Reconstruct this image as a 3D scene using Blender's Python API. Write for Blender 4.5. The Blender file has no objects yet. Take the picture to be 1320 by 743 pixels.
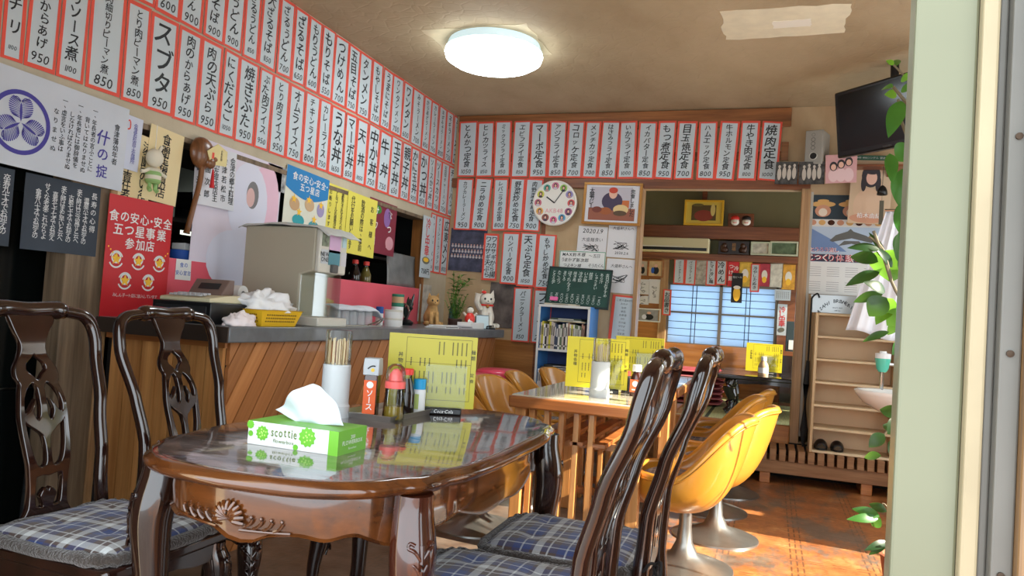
import bpy, bmesh, math, random
from mathutils import Vector, Matrix, noise as mnoise
random.seed(7)
SC = bpy.context.scene
COL = SC.collection
PI = math.pi

# ---------------------------------------------------------------- camera
YAW, PITCH, ROLL, FPX, EYE = 0.33573, 0.036417, 0.066577, 967.0, 1.05
def cam_axes():
    y, p, r = YAW, PITCH, ROLL
    f = Vector((-math.sin(y)*math.cos(p), math.cos(y)*math.cos(p), math.sin(p)))
    rt = Vector((math.cos(y), math.sin(y), 0.0)); up = rt.cross(f)
    a = math.cos(r)*rt + math.sin(r)*up; b = -math.sin(r)*rt + math.cos(r)*up
    return a, b, f
CA, CB, CF = cam_axes()
cam_data = bpy.data.cameras.new('camera'); cam = bpy.data.objects.new('camera', cam_data); COL.objects.link(cam)
cam.matrix_world = Matrix(((CA.x, CB.x, -CF.x, 0), (CA.y, CB.y, -CF.y, 0), (CA.z, CB.z, -CF.z, EYE), (0, 0, 0, 1)))
cam_data.sensor_width = 36.0; cam_data.lens = FPX/1320.0*36.0; cam_data.clip_start = 0.02
SC.camera = cam

# ---------------------------------------------------------------- light
SC.view_settings.view_transform = 'Standard'; SC.view_settings.look = 'None'
SC.view_settings.gamma = 1.0; SC.view_settings.exposure = 0.68; SC.view_settings.use_curve_mapping = False
W = bpy.data.worlds.new('world'); SC.world = W; W.use_nodes = True
nt = W.node_tree; bg = nt.nodes['Background']
bg.inputs[0].default_value = (0.86, 0.94, 1.0, 1); bg.inputs[1].default_value = 2.9
sun_d = bpy.data.lights.new('sun', 'SUN'); sun_d.energy = 13.0; sun_d.color = (1.0, 0.9, 0.74); sun_d.angle = 0.012
sun = bpy.data.objects.new('sun', sun_d); COL.objects.link(sun); sun.location = (6, 2, 5)
sun.rotation_euler = Vector((-1.0, 0.12, -0.60)).to_track_quat('-Z', 'Y').to_euler()
def portal(name, loc, target, sx, sy):
    d = bpy.data.lights.new(name, 'AREA'); d.shape = 'RECTANGLE'; d.size = sx; d.size_y = sy; d.cycles.is_portal = True
    o = bpy.data.objects.new(name, d); COL.objects.link(o); o.location = loc
    o.rotation_euler = (Vector(target)-Vector(loc)).to_track_quat('-Z', 'Y').to_euler()
# the openings the sky light comes through: shop front, side window, added rear window, tatami room window
portal('front_opening', (-.72, 0.85, 1.05), (-.72, 4.0, 1.05), 1.75, 2.1)
portal('side_opening', (1.55, 3.375, 1.12), (-1.0, 3.375, 1.12), 1.25, 2.15)
portal('added_rear_opening', (1.55, 5.1, 1.55), (-1.0, 5.1, 1.55), 1.4, 1.3)
portal('tatami_opening', (.9, 7.07, 1.32), (-0.6, 7.07, 1.32), 1.65, 1.75)

# ---------------------------------------------------------------- helpers
def lin(c):
    c /= 255.0
    return c/12.92 if c <= 0.04045 else ((c+0.055)/1.055)**2.4
def rgb(r, g, b): return (lin(r), lin(g), lin(b), 1.0)
MATS = {}
def mat(name, col, rough=0.6, metal=0.0, coat=0.0, emit=None, estr=0.0, trans=0.0, ior=1.45, alpha=1.0, spec=0.5, nscale=0.0, namt=0.15, bump=0.0, stretch=(1, 1, 1), sheen=0.0):
    if name in MATS: return MATS[name]
    m = bpy.data.materials.new(name); m.use_nodes = True
    n = m.node_tree.nodes; l = m.node_tree.links; p = n['Principled BSDF']
    p.inputs['Base Color'].default_value = col; p.inputs['Roughness'].default_value = rough
    p.inputs['Metallic'].default_value = metal; p.inputs['IOR'].default_value = ior
    p.inputs['Coat Weight'].default_value = coat; p.inputs['Coat Roughness'].default_value = 0.05
    p.inputs['Transmission Weight'].default_value = trans; p.inputs['Alpha'].default_value = alpha
    p.inputs['Specular IOR Level'].default_value = spec; p.inputs['Sheen Weight'].default_value = sheen
    if emit: p.inputs['Emission Color'].default_value = emit; p.inputs['Emission Strength'].default_value = estr
    if nscale:
        tc = n.new('ShaderNodeTexCoord'); mp = n.new('ShaderNodeMapping'); mp.inputs['Scale'].default_value = stretch
        l.new(tc.outputs['Object'], mp.inputs['Vector'])
        nz = n.new('ShaderNodeTexNoise'); nz.inputs['Scale'].default_value = nscale; nz.inputs['Detail'].default_value = 5
        l.new(mp.outputs[0], nz.inputs['Vector'])
        mr = n.new('ShaderNodeMapRange'); mr.inputs['From Min'].default_value = 0.3; mr.inputs['From Max'].default_value = 0.7
        mr.inputs['To Min'].default_value = 1-namt; mr.inputs['To Max'].default_value = 1+namt
        l.new(nz.outputs['Fac'], mr.inputs['Value'])
        hv = n.new('ShaderNodeMix'); hv.data_type = 'RGBA'; hv.blend_type = 'MULTIPLY'; hv.inputs['Factor'].default_value = 1
        hv.inputs['A'].default_value = col; l.new(mr.outputs[0], hv.inputs['B']); l.new(hv.outputs['Result'], p.inputs['Base Color'])
        if bump:
            b = n.new('ShaderNodeBump'); b.inputs['Strength'].default_value = bump; b.inputs['Distance'].default_value = 0.01
            l.new(nz.outputs['Fac'], b.inputs['Height']); l.new(b.outputs[0], p.inputs['Normal'])
    MATS[name] = m
    return m
def thin_clear(name, tint=(1, 1, 1, 1), refl=1.0):
    m = bpy.data.materials.new(name); m.use_nodes = True; n = m.node_tree.nodes; l = m.node_tree.links; n.remove(n['Principled BSDF'])
    a = n.new('ShaderNodeBsdfTransparent'); a.inputs[0].default_value = tint; g = n.new('ShaderNodeBsdfGlossy'); g.inputs['Roughness'].default_value = .04
    lw = n.new('ShaderNodeFresnel'); lw.inputs[0].default_value = 1.45; mu = n.new('ShaderNodeMath'); mu.operation = 'MULTIPLY'; mu.inputs[1].default_value = refl; l.new(lw.outputs[0], mu.inputs[0])
    mx = n.new('ShaderNodeMixShader'); l.new(mu.outputs[0], mx.inputs[0]); l.new(a.outputs[0], mx.inputs[1]); l.new(g.outputs[0], mx.inputs[2]); l.new(mx.outputs[0], n['Material Output'].inputs[0])
    MATS[name] = m; return m
class NT:
    """small node helper"""
    def __init__(s, m): s.n = m.node_tree.nodes; s.l = m.node_tree.links; s.p = s.n['Principled BSDF']
    def new(s, t, **k):
        x = s.n.new(t)
        for a, v in k.items(): setattr(x, a, v)
        return x
    def put(s, sock, v):
        if hasattr(v, 'is_output'): s.l.new(v, sock)
        else: sock.default_value = v
    def math(s, op, a, b=0.0, c=0.0):
        x = s.new('ShaderNodeMath', operation=op)
        for i, v in enumerate((a, b, c)): s.put(x.inputs[i], v)
        return x.outputs[0]
    def mix(s, f, a, b, blend='MIX'):
        x = s.new('ShaderNodeMix', data_type='RGBA', blend_type=blend)
        s.put(x.inputs['Factor'], f); s.put(x.inputs['A'], a); s.put(x.inputs['B'], b)
        return x.outputs['Result']
    def coords(s, scale=(1, 1, 1), rot=(0, 0, 0), kind='Object'):
        tc = s.new('ShaderNodeTexCoord'); mp = s.new('ShaderNodeMapping')
        mp.inputs['Scale'].default_value = scale; mp.inputs['Rotation'].default_value = rot
        s.l.new(tc.outputs[kind], mp.inputs[0]); return mp.outputs[0]
    def noise(s, vec, scale, detail=4, rough=0.5):
        x = s.new('ShaderNodeTexNoise'); s.put(x.inputs['Vector'], vec); x.inputs['Scale'].default_value = scale
        x.inputs['Detail'].default_value = detail; x.inputs['Roughness'].default_value = rough; return x.outputs['Fac']
    def ramp(s, f, stops):
        x = s.new('ShaderNodeValToRGB'); e = x.color_ramp.elements
        while len(e) < len(stops): e.new(0.5)
        for i, (pos, c) in enumerate(stops): e[i].position = pos; e[i].color = c
        s.put(x.inputs[0], f); return x.outputs[0]
    def sep(s, vec):
        x = s.new('ShaderNodeSeparateXYZ'); s.put(x.inputs[0], vec); return x.outputs
    def band(s, v, period, centre, half):
        """1 inside a stripe of a repeating pattern"""
        fr = s.math('FRACT', s.math('ADD', s.math('DIVIDE', v, period), 100.0))
        return s.math('COMPARE', fr, centre, half)
    def bump(s, h, strength=0.3, dist=0.01):
        x = s.new('ShaderNodeBump'); x.inputs['Strength'].default_value = strength; x.inputs['Distance'].default_value = dist
        s.put(x.inputs['Height'], h); s.l.new(x.outputs[0], s.p.inputs['Normal'])
def wood(name, c1, c2, rough=0.35, axis=2, coat=0.3, scale=7.0, island=0.0):
    """grain running along local axis"""
    if name in MATS: return MATS[name]
    m = mat(name, c1, rough, coat=coat); t = NT(m)
    st = [scale*2.2]*3; st[axis] = scale*0.14
    v = t.coords(tuple(st)); f = t.noise(v, 1.6, 6, 0.62)
    st2 = [scale*9]*3; st2[axis] = scale*0.3
    f2 = t.noise(t.coords(tuple(st2)), 2.0, 2)
    c = t.ramp(f, [(0.33, c1), (0.66, c2)])
    c = t.mix(0.35, c, t.ramp(f2, [(0.35, (0.55, 0.55, 0.55, 1)), (0.65, (1, 1, 1, 1))]), 'MULTIPLY')
    if island:
        g = t.new('ShaderNodeNewGeometry'); r = t.math('MULTIPLY_ADD', g.outputs['Random Per Island'], island, 1-island*0.55)
        c = t.mix(1.0, c, r, 'MULTIPLY')
    t.l.new(c, t.p.inputs['Base Color'])
    return m

def tag(o, label=None, cat=None, group=None, kind=None):
    if label: o['label'] = label
    if cat: o['category'] = cat
    if group: o['group'] = group
    if kind: o['kind'] = kind
    return o
def thing(name, label, cat, loc=(0, 0, 0), rz=0.0, group=None, rot=None):
    o = bpy.data.objects.new(name, None); COL.objects.link(o); o.empty_display_size = 0.05
    o.location = loc; o.rotation_euler = rot if rot else (0, 0, rz)
    return tag(o, label, cat, group)
def kids(o): return [c for c in bpy.data.objects if c.parent is o]
def copy_tree(o, parent=None):
    c = o.copy(); COL.objects.link(c); c.parent = parent
    for ch in o.children: copy_tree(ch, c)
    return c
def again(src, loc, rz=0.0, label=None, group=None, scale=None):
    c = copy_tree(src); c.location = loc; c.rotation_euler = (src.rotation_euler.x, src.rotation_euler.y, rz)
    if label: c['label'] = label
    if group: c['group'] = group
    if scale: c.scale = scale
    return c

class MB:
    """collects shapes, builds ONE mesh object"""
    def __init__(s): s.v = []; s.f = []; s.m = []; s.mi = 0
    def add(s, verts, faces, mtx=None):
        b = len(s.v)
        for p in verts:
            p = Vector(p); s.v.append(tuple(mtx @ p) if mtx else tuple(p))
        for f in faces: s.f.append([b+i for i in f]); s.m.append(s.mi)
        return s
    def box(s, x0, x1, y0, y1, z0, z1, mtx=None):
        vs = [(x0, y0, z0), (x1, y0, z0), (x1, y1, z0), (x0, y1, z0), (x0, y0, z1), (x1, y0, z1), (x1, y1, z1), (x0, y1, z1)]
        return s.add(vs, [(0, 3, 2, 1), (4, 5, 6, 7), (0, 1, 5, 4), (1, 2, 6, 5), (2, 3, 7, 6), (3, 0, 4, 7)], mtx)
    def cbox(s, c, d, mtx=None): return s.box(c[0]-d[0]/2, c[0]+d[0]/2, c[1]-d[1]/2, c[1]+d[1]/2, c[2]-d[2]/2, c[2]+d[2]/2, mtx)
    def lathe(s, prof, n=24, c=(0, 0, 0), mtx=None, caps=True, sx=1.0, sy=1.0):
        vs = []; fs = []
        for r, z in prof:
            for i in range(n):
                a = 2*PI*i/n; vs.append((c[0]+r*math.cos(a)*sx, c[1]+r*math.sin(a)*sy, c[2]+z))
        for k in range(len(prof)-1):
            for i in range(n):
                j = (i+1) % n; fs.append((k*n+i, k*n+j, (k+1)*n+j, (k+1)*n+i))
        if caps: fs.append(tuple(range(n-1, -1, -1))); fs.append(tuple((len(prof)-1)*n+i for i in range(n)))
        return s.add(vs, fs, mtx)
    def tube(s, path, rad, n=8, flat=1.0, up=(0, 0, 1), caps=True, mtx=None):
        """sweep an ellipse (rad, rad*flat) along a path; rad a number or list; up is the direction of the flat half-axis"""
        P = [Vector(p) for p in path]; R = rad if isinstance(rad, (list, tuple)) else [rad]*len(P)
        vs = []; fs = []; prev = None
        for i, p in enumerate(P):
            t = (P[min(i+1, len(P)-1)]-P[max(i-1, 0)])
            if t.length < 1e-9: t = Vector((0, 0, 1))
            t.normalize(); u = Vector(up)-t*t.dot(Vector(up))
            if u.length < 1e-3: u = (prev if prev else Vector((1, 0, 0.1))); u = u-t*t.dot(u)
            u.normalize(); prev = u; w = t.cross(u)
            for k in range(n):
                a = 2*PI*k/n; vs.append(p + w*math.cos(a)*R[i] + u*math.sin(a)*R[i]*flat)
        for i in range(len(P)-1):
            for k in range(n):
                j = (k+1) % n; fs.append((i*n+k, i*n+j, (i+1)*n+j, (i+1)*n+k))
        if caps: fs.append(tuple(range(n-1, -1, -1))); fs.append(tuple((len(P)-1)*n+k for k in range(n)))
        return s.add(vs, fs, mtx)
    def grid(s, fn, nu, nv, closed=False, mtx=None):
        vs = [fn(i/(nu-(0 if closed else 1)), j/(nv-1)) for j in range(nv) for i in range(nu)]; fs = []
        for j in range(nv-1):
            for i in range(nu if closed else nu-1):
                k = (i+1) % nu; fs.append((j*nu+i, j*nu+k, (j+1)*nu+k, (j+1)*nu+i))
        return s.add(vs, fs, mtx)
    def ellipsoid(s, c, r, nu=14, nv=9, mtx=None):
        return s.grid(lambda u, v: (c[0]+r[0]*math.cos(2*PI*u)*math.sin(PI*(0.001+v*0.998)), c[1]+r[1]*math.sin(2*PI*u)*math.sin(PI*(0.001+v*0.998)), c[2]-r[2]*math.cos(PI*(0.001+v*0.998))), nu, nv, True, mtx)
    def prism(s, out, d0, d1, plane='xz', mtx=None):
        """outline (a, b) extruded; plane xz: along y, xy: along z, yz: along x"""
        P = {'xz': lambda a, b, d: (a, d, b), 'xy': lambda a, b, d: (a, b, d), 'yz': lambda a, b, d: (d, a, b)}[plane]
        n = len(out); vs = [P(a, b, d0) for a, b in out]+[P(a, b, d1) for a, b in out]
        fs = [tuple(range(n)), tuple(range(2*n-1, n-1, -1))]+[(i, n+i, n+(i+1) % n, (i+1) % n) for i in range(n)]
        return s.add(vs, fs, mtx)
    def build(s, name, mats, parent=None, smooth=True, bevel=0.0, seg=2, subsurf=0, solid=0.0, angle=38, loc=None):
        me = bpy.data.meshes.new(name); me.from_pydata(s.v, [], s.f)
        if not isinstance(mats, (list, tuple)): mats = [mats]
        for m in mats: me.materials.append(m)
        for p, i in zip(me.polygons, s.m): p.material_index = i
        bm = bmesh.new(); bm.from_mesh(me); bmesh.ops.recalc_face_normals(bm, faces=bm.faces); bm.to_mesh(me); bm.free()
        if smooth:
            for p in me.polygons: p.use_smooth = True
            me.set_sharp_from_angle(angle=math.radians(angle))
        o = bpy.data.objects.new(name, me); COL.objects.link(o)
        if parent: o.parent = parent
        if loc: o.location = loc
        if solid:
            md = o.modifiers.new('solid', 'SOLIDIFY'); md.thickness = solid; md.offset = 0
        if bevel:
            md = o.modifiers.new('bevel', 'BEVEL'); md.width = bevel; md.segments = seg; md.limit_method = 'ANGLE'; md.angle_limit = math.radians(40)
        if subsurf:
            md = o.modifiers.new('sub', 'SUBSURF'); md.levels = subsurf; md.render_levels = subsurf
        return o
def struct(o, label=None):
    o['kind'] = 'structure'
    return o
def cr(pts, n=6):
    """Catmull-Rom through points (tuples of any length)"""
    out = []; P = [tuple(p) for p in pts]; P = [P[0]]+P+[P[-1]]
    for i in range(1, len(P)-2):
        for k in range(n):
            t = k/n; a, b, c, d = P[i-1], P[i], P[i+1], P[i+2]
            out.append(tuple(0.5*((2*b[q])+(-a[q]+c[q])*t+(2*a[q]-5*b[q]+4*c[q]-d[q])*t*t+(-a[q]+3*b[q]-3*c[q]+d[q])*t**3) for q in range(len(b))))
    out.append(P[-2]); return out
def curve2d(name, loops, depth, bev=0.0, res=2):
    """filled flat shape from closed loops (inner loops cut holes); returns (verts, faces) in x, y with thickness along z"""
    cu = bpy.data.curves.new(name, 'CURVE'); cu.dimensions = '2D'; cu.fill_mode = 'BOTH'; cu.extrude = depth; cu.bevel_depth = bev; cu.bevel_resolution = 1
    for L in loops:
        sp = cu.splines.new('POLY'); sp.points.add(len(L)-1); sp.use_cyclic_u = True
        for p, q in zip(sp.points, L): p.co = (q[0], q[1], 0, 1)
    o = bpy.data.objects.new(name, cu); COL.objects.link(o); me = o.to_mesh()
    vs = [tuple(v.co) for v in me.vertices]; fs = [tuple(p.vertices) for p in me.polygons]
    o.to_mesh_clear(); bpy.data.objects.remove(o); bpy.data.curves.remove(cu)
    return vs, fs

# lettering ---------------------------------------------------------------
GL = {}
def glyph(ch, bold):
    k = (ch, bold)
    if k not in GL:
        cu = bpy.data.curves.new('g', 'FONT'); cu.body = ch; cu.offset = bold; cu.resolution_u = 2
        o = bpy.data.objects.new('g', cu); COL.objects.link(o); me = o.to_mesh()
        vs = [(v.co.x, v.co.y) for v in me.vertices]; fs = [tuple(p.vertices) for p in me.polygons]
        o.to_mesh_clear(); bpy.data.objects.remove(o); bpy.data.curves.remove(cu)
        if vs:
            x0 = min(v[0] for v in vs); x1 = max(v[0] for v in vs); y0 = min(v[1] for v in vs); y1 = max(v[1] for v in vs)
            vs = [(x-(x0+x1)/2, y-(y0+y1)/2) for x, y in vs]; GL[k] = (vs, fs, x1-x0, y1-y0)
        else: GL[k] = (vs, fs, 0.3, 0)
    return GL[k]
class Ink:
    """lettering laid on a sheet: local x right, z up, at depth y (front faces -y)"""
    def __init__(s, y=-0.0022): s.mb = MB(); s.y = y
    def ch(s, c, x, z, size, bold=0.02, rot=0.0, shear=0.0, wide=1.0):
        vs, fs, w, h = glyph(c, 0.0 if ord(c) > 0x2e7f else bold)
        ca, sa = math.cos(rot), math.sin(rot); out = []
        for px, py in vs:
            px = px*wide+py*shear; a = (px*ca-py*sa)*size; b = (px*sa+py*ca)*size
            out.append((x+a, s.y, z+b))
        s.mb.add(out, fs)
        if ord(c) > 0x2e7f and bold >= .018:   # heavier strokes: the same glyph laid again a hair to the side
            for k, (ox, oz) in enumerate(((bold*.9, 0), (0, bold*.7))): s.mb.add([(p[0]+ox*size, s.y-.00005*(k+1), p[2]+oz*size) for p in out], fs)
        return s
    def col(s, text, x, z0, z1, size, bold=0.02, hand=False):
        """vertical writing from z0 (top) down to z1"""
        n = len(text); st = (z0-z1)/max(n, 1)
        for i, c in enumerate(text):
            z = z0-(i+0.5)*st; r = PI/2 if c in 'ー―~-' else 0.0; k = size
            if c in 'っゃゅょッャュョァィ': k = size*0.85
            if hand:
                s.ch(c, x+random.uniform(-.08, .08)*size, z, k*random.uniform(.9, 1.1), bold, r+random.uniform(-.09, .09), random.uniform(-.02, .2))
            else: s.ch(c, x, z, k, bold, r)
        return s
    def row(s, text, x, z, size, bold=0.02, adv=None, hand=False, shear=0.0, align='c', wide=1.0):
        ws = [(glyph(c, bold)[2]*wide+0.10 if c != ' ' else 0.35) if adv is None else adv for c in text]; tot = sum(ws)*size
        px = x-(tot/2 if align == 'c' else 0)
        for c, w in zip(text, ws):
            if c != ' ':
                dz = 0.0
                if adv is None and glyph(c, bold)[3] < 0.55 and c not in '-ー・.。,': dz = -(0.70-glyph(c, bold)[3])/2*size if ord(c) < 128 else 0
                if c in '.,': dz = -0.3*size
                s.ch(c, px+w*size/2, z+dz+(random.uniform(-.04, .04)*size if hand else 0), size, bold, random.uniform(-.06, .06) if hand else 0, random.uniform(.05, .2) if hand else shear, wide)
            px += w*size
        return s
    def bar(s, x, z, w, h, rot=0.0):
        ca, sa = math.cos(rot), math.sin(rot)
        s.mb.add([(x+a*ca-b*sa, s.y, z+a*sa+b*ca) for a, b in ((-w/2, -h/2), (w/2, -h/2), (w/2, h/2), (-w/2, h/2))], [(0, 1, 2, 3)]); return s
    def stroke(s, pts, w, n=5):
        P = cr(pts, n) if n > 1 else list(pts); vs = []; fs = []
        for i, p in enumerate(P):
            q = P[min(i+1, len(P)-1)]; r = P[max(i-1, 0)]; t = Vector((q[0]-r[0], q[1]-r[1]));
            if t.length < 1e-9: t = Vector((1, 0))
            t.normalize(); nx, nz = -t.y*w/2, t.x*w/2
            vs += [(p[0]+nx, s.y, p[1]+nz), (p[0]-nx, s.y, p[1]-nz)]
        for i in range(len(P)-1): fs.append((2*i, 2*i+1, 2*i+3, 2*i+2))
        s.mb.add(vs, fs); return s
    def disc(s, x, z, r, n=24, r2=None, a0=0, a1=2*PI):
        if r2 is None: s.mb.add([(x+r*math.cos(2*PI*i/n), s.y, z+r*math.sin(2*PI*i/n)) for i in range(n)], [tuple(range(n))])
        else:
            vs = []; m = n+1
            for i in range(m):
                a = a0+(a1-a0)*i/n; vs += [(x+r*math.cos(a), s.y, z+r*math.sin(a)), (x+r2*math.cos(a), s.y, z+r2*math.sin(a))]
            s.mb.add(vs, [(2*i, 2*i+1, 2*i+3, 2*i+2) for i in range(n)])
        return s
    def poly(s, pts): s.mb.add([(a, s.y, b) for a, b in pts], [tuple(range(len(pts)))]); return s
    def build(s, name, m, parent): return s.mb.build(name, m, parent, smooth=False)
def sheet(mb, w, h, t=0.0015, jit=0.0, curl=0.0, nz=1):
    """paper with its back at y=0, origin at its centre"""
    if nz > 1:
        n = 7
        for yy in (0.0, -t):
            mb.grid(lambda u, v: (-w/2+w*u, yy-curl*(0.5+0.5*math.sin(u*7+v*3))*1.0-curl*0.4*v, h/2-h*v), n, nz)
        return mb
    j = lambda: random.uniform(-jit, jit)
    o = [(-w/2+j(), -h/2+j()), (w/2+j(), -h/2+j()), (w/2+j(), h/2+j()), (-w/2+j(), h/2+j())]
    return mb.prism(o, 0.0, -t, 'xz')
XL, YB, ZC, XR, YF = -2.71, 6.0, 2.77, 1.5, 0.9
# ---------------------------------------------------------------- surfaces
def floor_mat():
    m = mat('floor_vinyl', rgb(170, 95, 40), 0.32, coat=0.15); t = NT(m)
    v = t.coords(); x, y, z = t.sep(v)
    tri = t.math('MAXIMUM', t.math('MAXIMUM', t.band(x, .33, .42, .012), t.band(x, .33, .5, .012)), t.band(x, .33, .58, .012))
    dash = t.band(y, .1, .5, .36); tri = t.math('MULTIPLY', tri, dash)
    tri2 = t.math('MAXIMUM', t.band(y, .33, .45, .012), t.band(y, .33, .55, .012)); tri2 = t.math('MULTIPLY', tri2, t.band(x, .1, .5, .3))
    motif = t.new('ShaderNodeTexVoronoi'); t.l.new(t.coords((14, 24, 1)), motif.inputs['Vector']); motif.inputs['Scale'].default_value = 1
    lv = t.math('SINE', t.math('MULTIPLY', motif.outputs['Distance'], 14))
    base = t.ramp(t.noise(v, 5, 6, .65), [(.3, rgb(136, 80, 44)), (.55, rgb(176, 114, 66)), (.75, rgb(204, 156, 106))])
    base = t.mix(t.math('MULTIPLY', t.math('GREATER_THAN', lv, .55), .32), base, rgb(120, 62, 26))
    lines = t.math('MULTIPLY', t.math('MAXIMUM', tri, tri2), .75)
    base = t.mix(lines, base, rgb(84, 60, 44))
    wear = t.ramp(t.noise(t.coords((1.5, .8, 1)), 1.6, 7, .7), [(.49, (0, 0, 0, 1)), (.58, (1, 1, 1, 1))])
    # grey wear along the counter walk; table shade painted in with the same grey
    lane_and_shade = t.new('ShaderNodeMapRange'); t.put(lane_and_shade.inputs['Value'], x); lane_and_shade.inputs['From Min'].default_value = -.35; lane_and_shade.inputs['From Max'].default_value = -.8
    nw = t.math('GREATER_THAN', t.math('ADD', t.math('MULTIPLY', lane_and_shade.outputs[0], .42), t.noise(v, 3.2, 6, .7)), .66)
    grey = t.ramp(t.noise(v, 9, 5), [(.3, rgb(66, 64, 60)), (.7, rgb(116, 112, 104))])
    base = t.mix(t.math('MULTIPLY', t.math('MAXIMUM', wear, nw), .85), base, grey)
    t.l.new(base, t.p.inputs['Base Color']); t.bump(t.math('ADD', lines, t.math('MULTIPLY', lv, .2)), .12, .004)
    return m
def ceiling_mat():
    m = mat('ceiling_paper', rgb(150, 132, 104), 0.75); t = NT(m); v = t.coords()
    f = t.noise(t.coords((1, .6, 1)), 1.1, 5, .6)
    c = t.ramp(f, [(.3, rgb(164, 144, 112)), (.7, rgb(198, 180, 148))])
    vo = t.new('ShaderNodeTexVoronoi', feature='DISTANCE_TO_EDGE'); t.l.new(t.coords((12, 12, 1)), vo.inputs['Vector']); vo.inputs['Scale'].default_value = 1
    t.l.new(c, t.p.inputs['Base Color']); t.bump(t.math('MINIMUM', vo.outputs['Distance'], .12), .35, .03)
    return m
def wallpaper(name, a, b):
    m = mat(name, a, .8); t = NT(m)
    t.l.new(t.ramp(t.noise(t.coords((1, 1, .5)), 1.8, 6, .65), [(.3, a), (.7, b)]), t.p.inputs['Base Color'])
    t.bump(t.noise(t.coords(), 90, 3), .15, .003); return m
M_wall = wallpaper('wall_paper', rgb(168, 140, 104), rgb(200, 174, 138))
M_head = wallpaper('header_board', rgb(176, 164, 140), rgb(200, 190, 168))
M_sage = wallpaper('sage_plaster', rgb(112, 112, 82), rgb(128, 126, 94))
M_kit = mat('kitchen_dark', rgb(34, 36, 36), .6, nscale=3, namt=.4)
M_beamx = wood('beam_wood_x', rgb(120, 74, 40), rgb(164, 106, 60), .4, 0)
M_beamz = wood('beam_wood_z', rgb(150, 112, 74), rgb(186, 148, 104), .5, 2)
M_redwood = wood('red_brown_wood', rgb(104, 58, 34), rgb(142, 86, 52), .4, 0)
M_panel = wood('orange_wainscot', rgb(158, 98, 46), rgb(186, 124, 64), .45, 0)
M_postold = wood('old_post_wood', rgb(96, 80, 62), rgb(142, 122, 98), .6, 2, coat=0)
M_dark = mat('dark_recess', rgb(22, 18, 16), .8)
def slab(name, x0, x1, y0, y1, z0, z1, m, bevel=0.0):
    b = MB(); b.box(x0, x1, y0, y1, z0, z1); return struct(b.build(name, m, smooth=False, bevel=bevel))
def slabs(name, boxes, m):
    b = MB()
    for q in boxes: b.box(*q)
    return struct(b.build(name, m, smooth=False))
slab('floor', XL-2.4, 2.2, -1.5, 6.1, -.1, 0, floor_mat())
slab('ceiling', XL-.1, XR+.1, YF-.1, YB+.1, ZC, ZC+.1, ceiling_mat())
# left side: header board above the serving hatch, post, corner piece, low wall under the hatch
slabs('wall_left', [(XL-.1, XL, YF, 6.1, 1.79, ZC), (XL-.1, XL, 5.52, 6.1, 0, 1.79), (XL-.1, XL, 2.72, 5.52, 0, 1.02)], M_head)
slab('trim_1', XL-.1, XL+.012, 2.26, 2.46, 0, 1.79, M_postold, .006)
slab('trim_2', XL-.1, XL+.022, 2.44, 2.475, 0, 1.79, M_beamz, .004)
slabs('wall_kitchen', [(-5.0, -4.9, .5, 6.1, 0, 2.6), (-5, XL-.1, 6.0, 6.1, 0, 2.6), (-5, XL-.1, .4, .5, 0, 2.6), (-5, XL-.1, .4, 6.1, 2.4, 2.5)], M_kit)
# back wall with the opening to the tatami room
slabs('wall_back', [(XL, -1.04, YB, YB+.1, 0, ZC), (-1.04, .2, YB, YB+.1, 2.14, ZC), (.2, XR, YB, YB+.1, 0, ZC)], M_wall)
slab('trim_3', -2.68, .06, YB-.022, YB, 2.62, 2.765, M_beamx, .004)
slab('trim_4', XL, .22, YB-.03, YB, 2.135, 2.215, M_redwood, .004)
slab('trim_5', -2.65, .0, YB-.018, YB, 2.36, 2.43, M_beamx, .003)
slab('trim_6', .16, .225, YB-.05, YB+.1, .2, 2.14, M_beamz, .005)
slab('trim_7', -1.06, -1.025, YB-.03, YB+.1, .3, 2.14, M_beamz, .004)
slab('trim_8', -1.865, -1.83, YB-.015, YB, 0, 2.135, M_redwood, .003)
slab('trim_9', -2.3, .16, 5.93, YB, .24, .37, M_panel, .005)
slab('trim_10', .225, .245, YB-.02, YB, .3, 2.12, mat('white_tape_wrap', rgb(176, 172, 160), .3), .002)
slab('trim_11', XL, -1.06, YB-.012, YB, .0, .84, M_panel)
slab('trim_12', .0, .05, YB-.02, YB, 2.36, 2.5, M_beamx)
# right side with the side window, shop front with the glazed door
slabs('wall_right', [(XR, XR+.1, YF, 6.1, 0, .05), (XR, XR+.1, YF, 6.1, 2.2, ZC), (XR, XR+.1, YF, 2.75, .05, 2.2), (XR, XR+.1, 4.0, 4.4, .05, 2.2), (XR, XR+.1, 5.8, 6.1, .05, 2.2), (XR, XR+.1, 4.4, 5.8, .05, .9)], M_wall)  # rear window opening added to brighten the rack corner
slab('wall_sun_block', 3.2, 3.4, 4.3, 6.15, 0, 3.3, mat('sun_block_render', rgb(214, 208, 196), .8))  # unseen wall added outside to keep the sun off the rear window
slabs('wall_front', [(XL, -1.6, YF-.1, YF, 0, ZC), (-1.6, XR, YF-.1, YF, 2.08, ZC), (.42, XR, YF-.1, YF, 0, .5), (1.35, XR, YF-.1, YF, .5, 2.08)], M_head)
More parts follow.
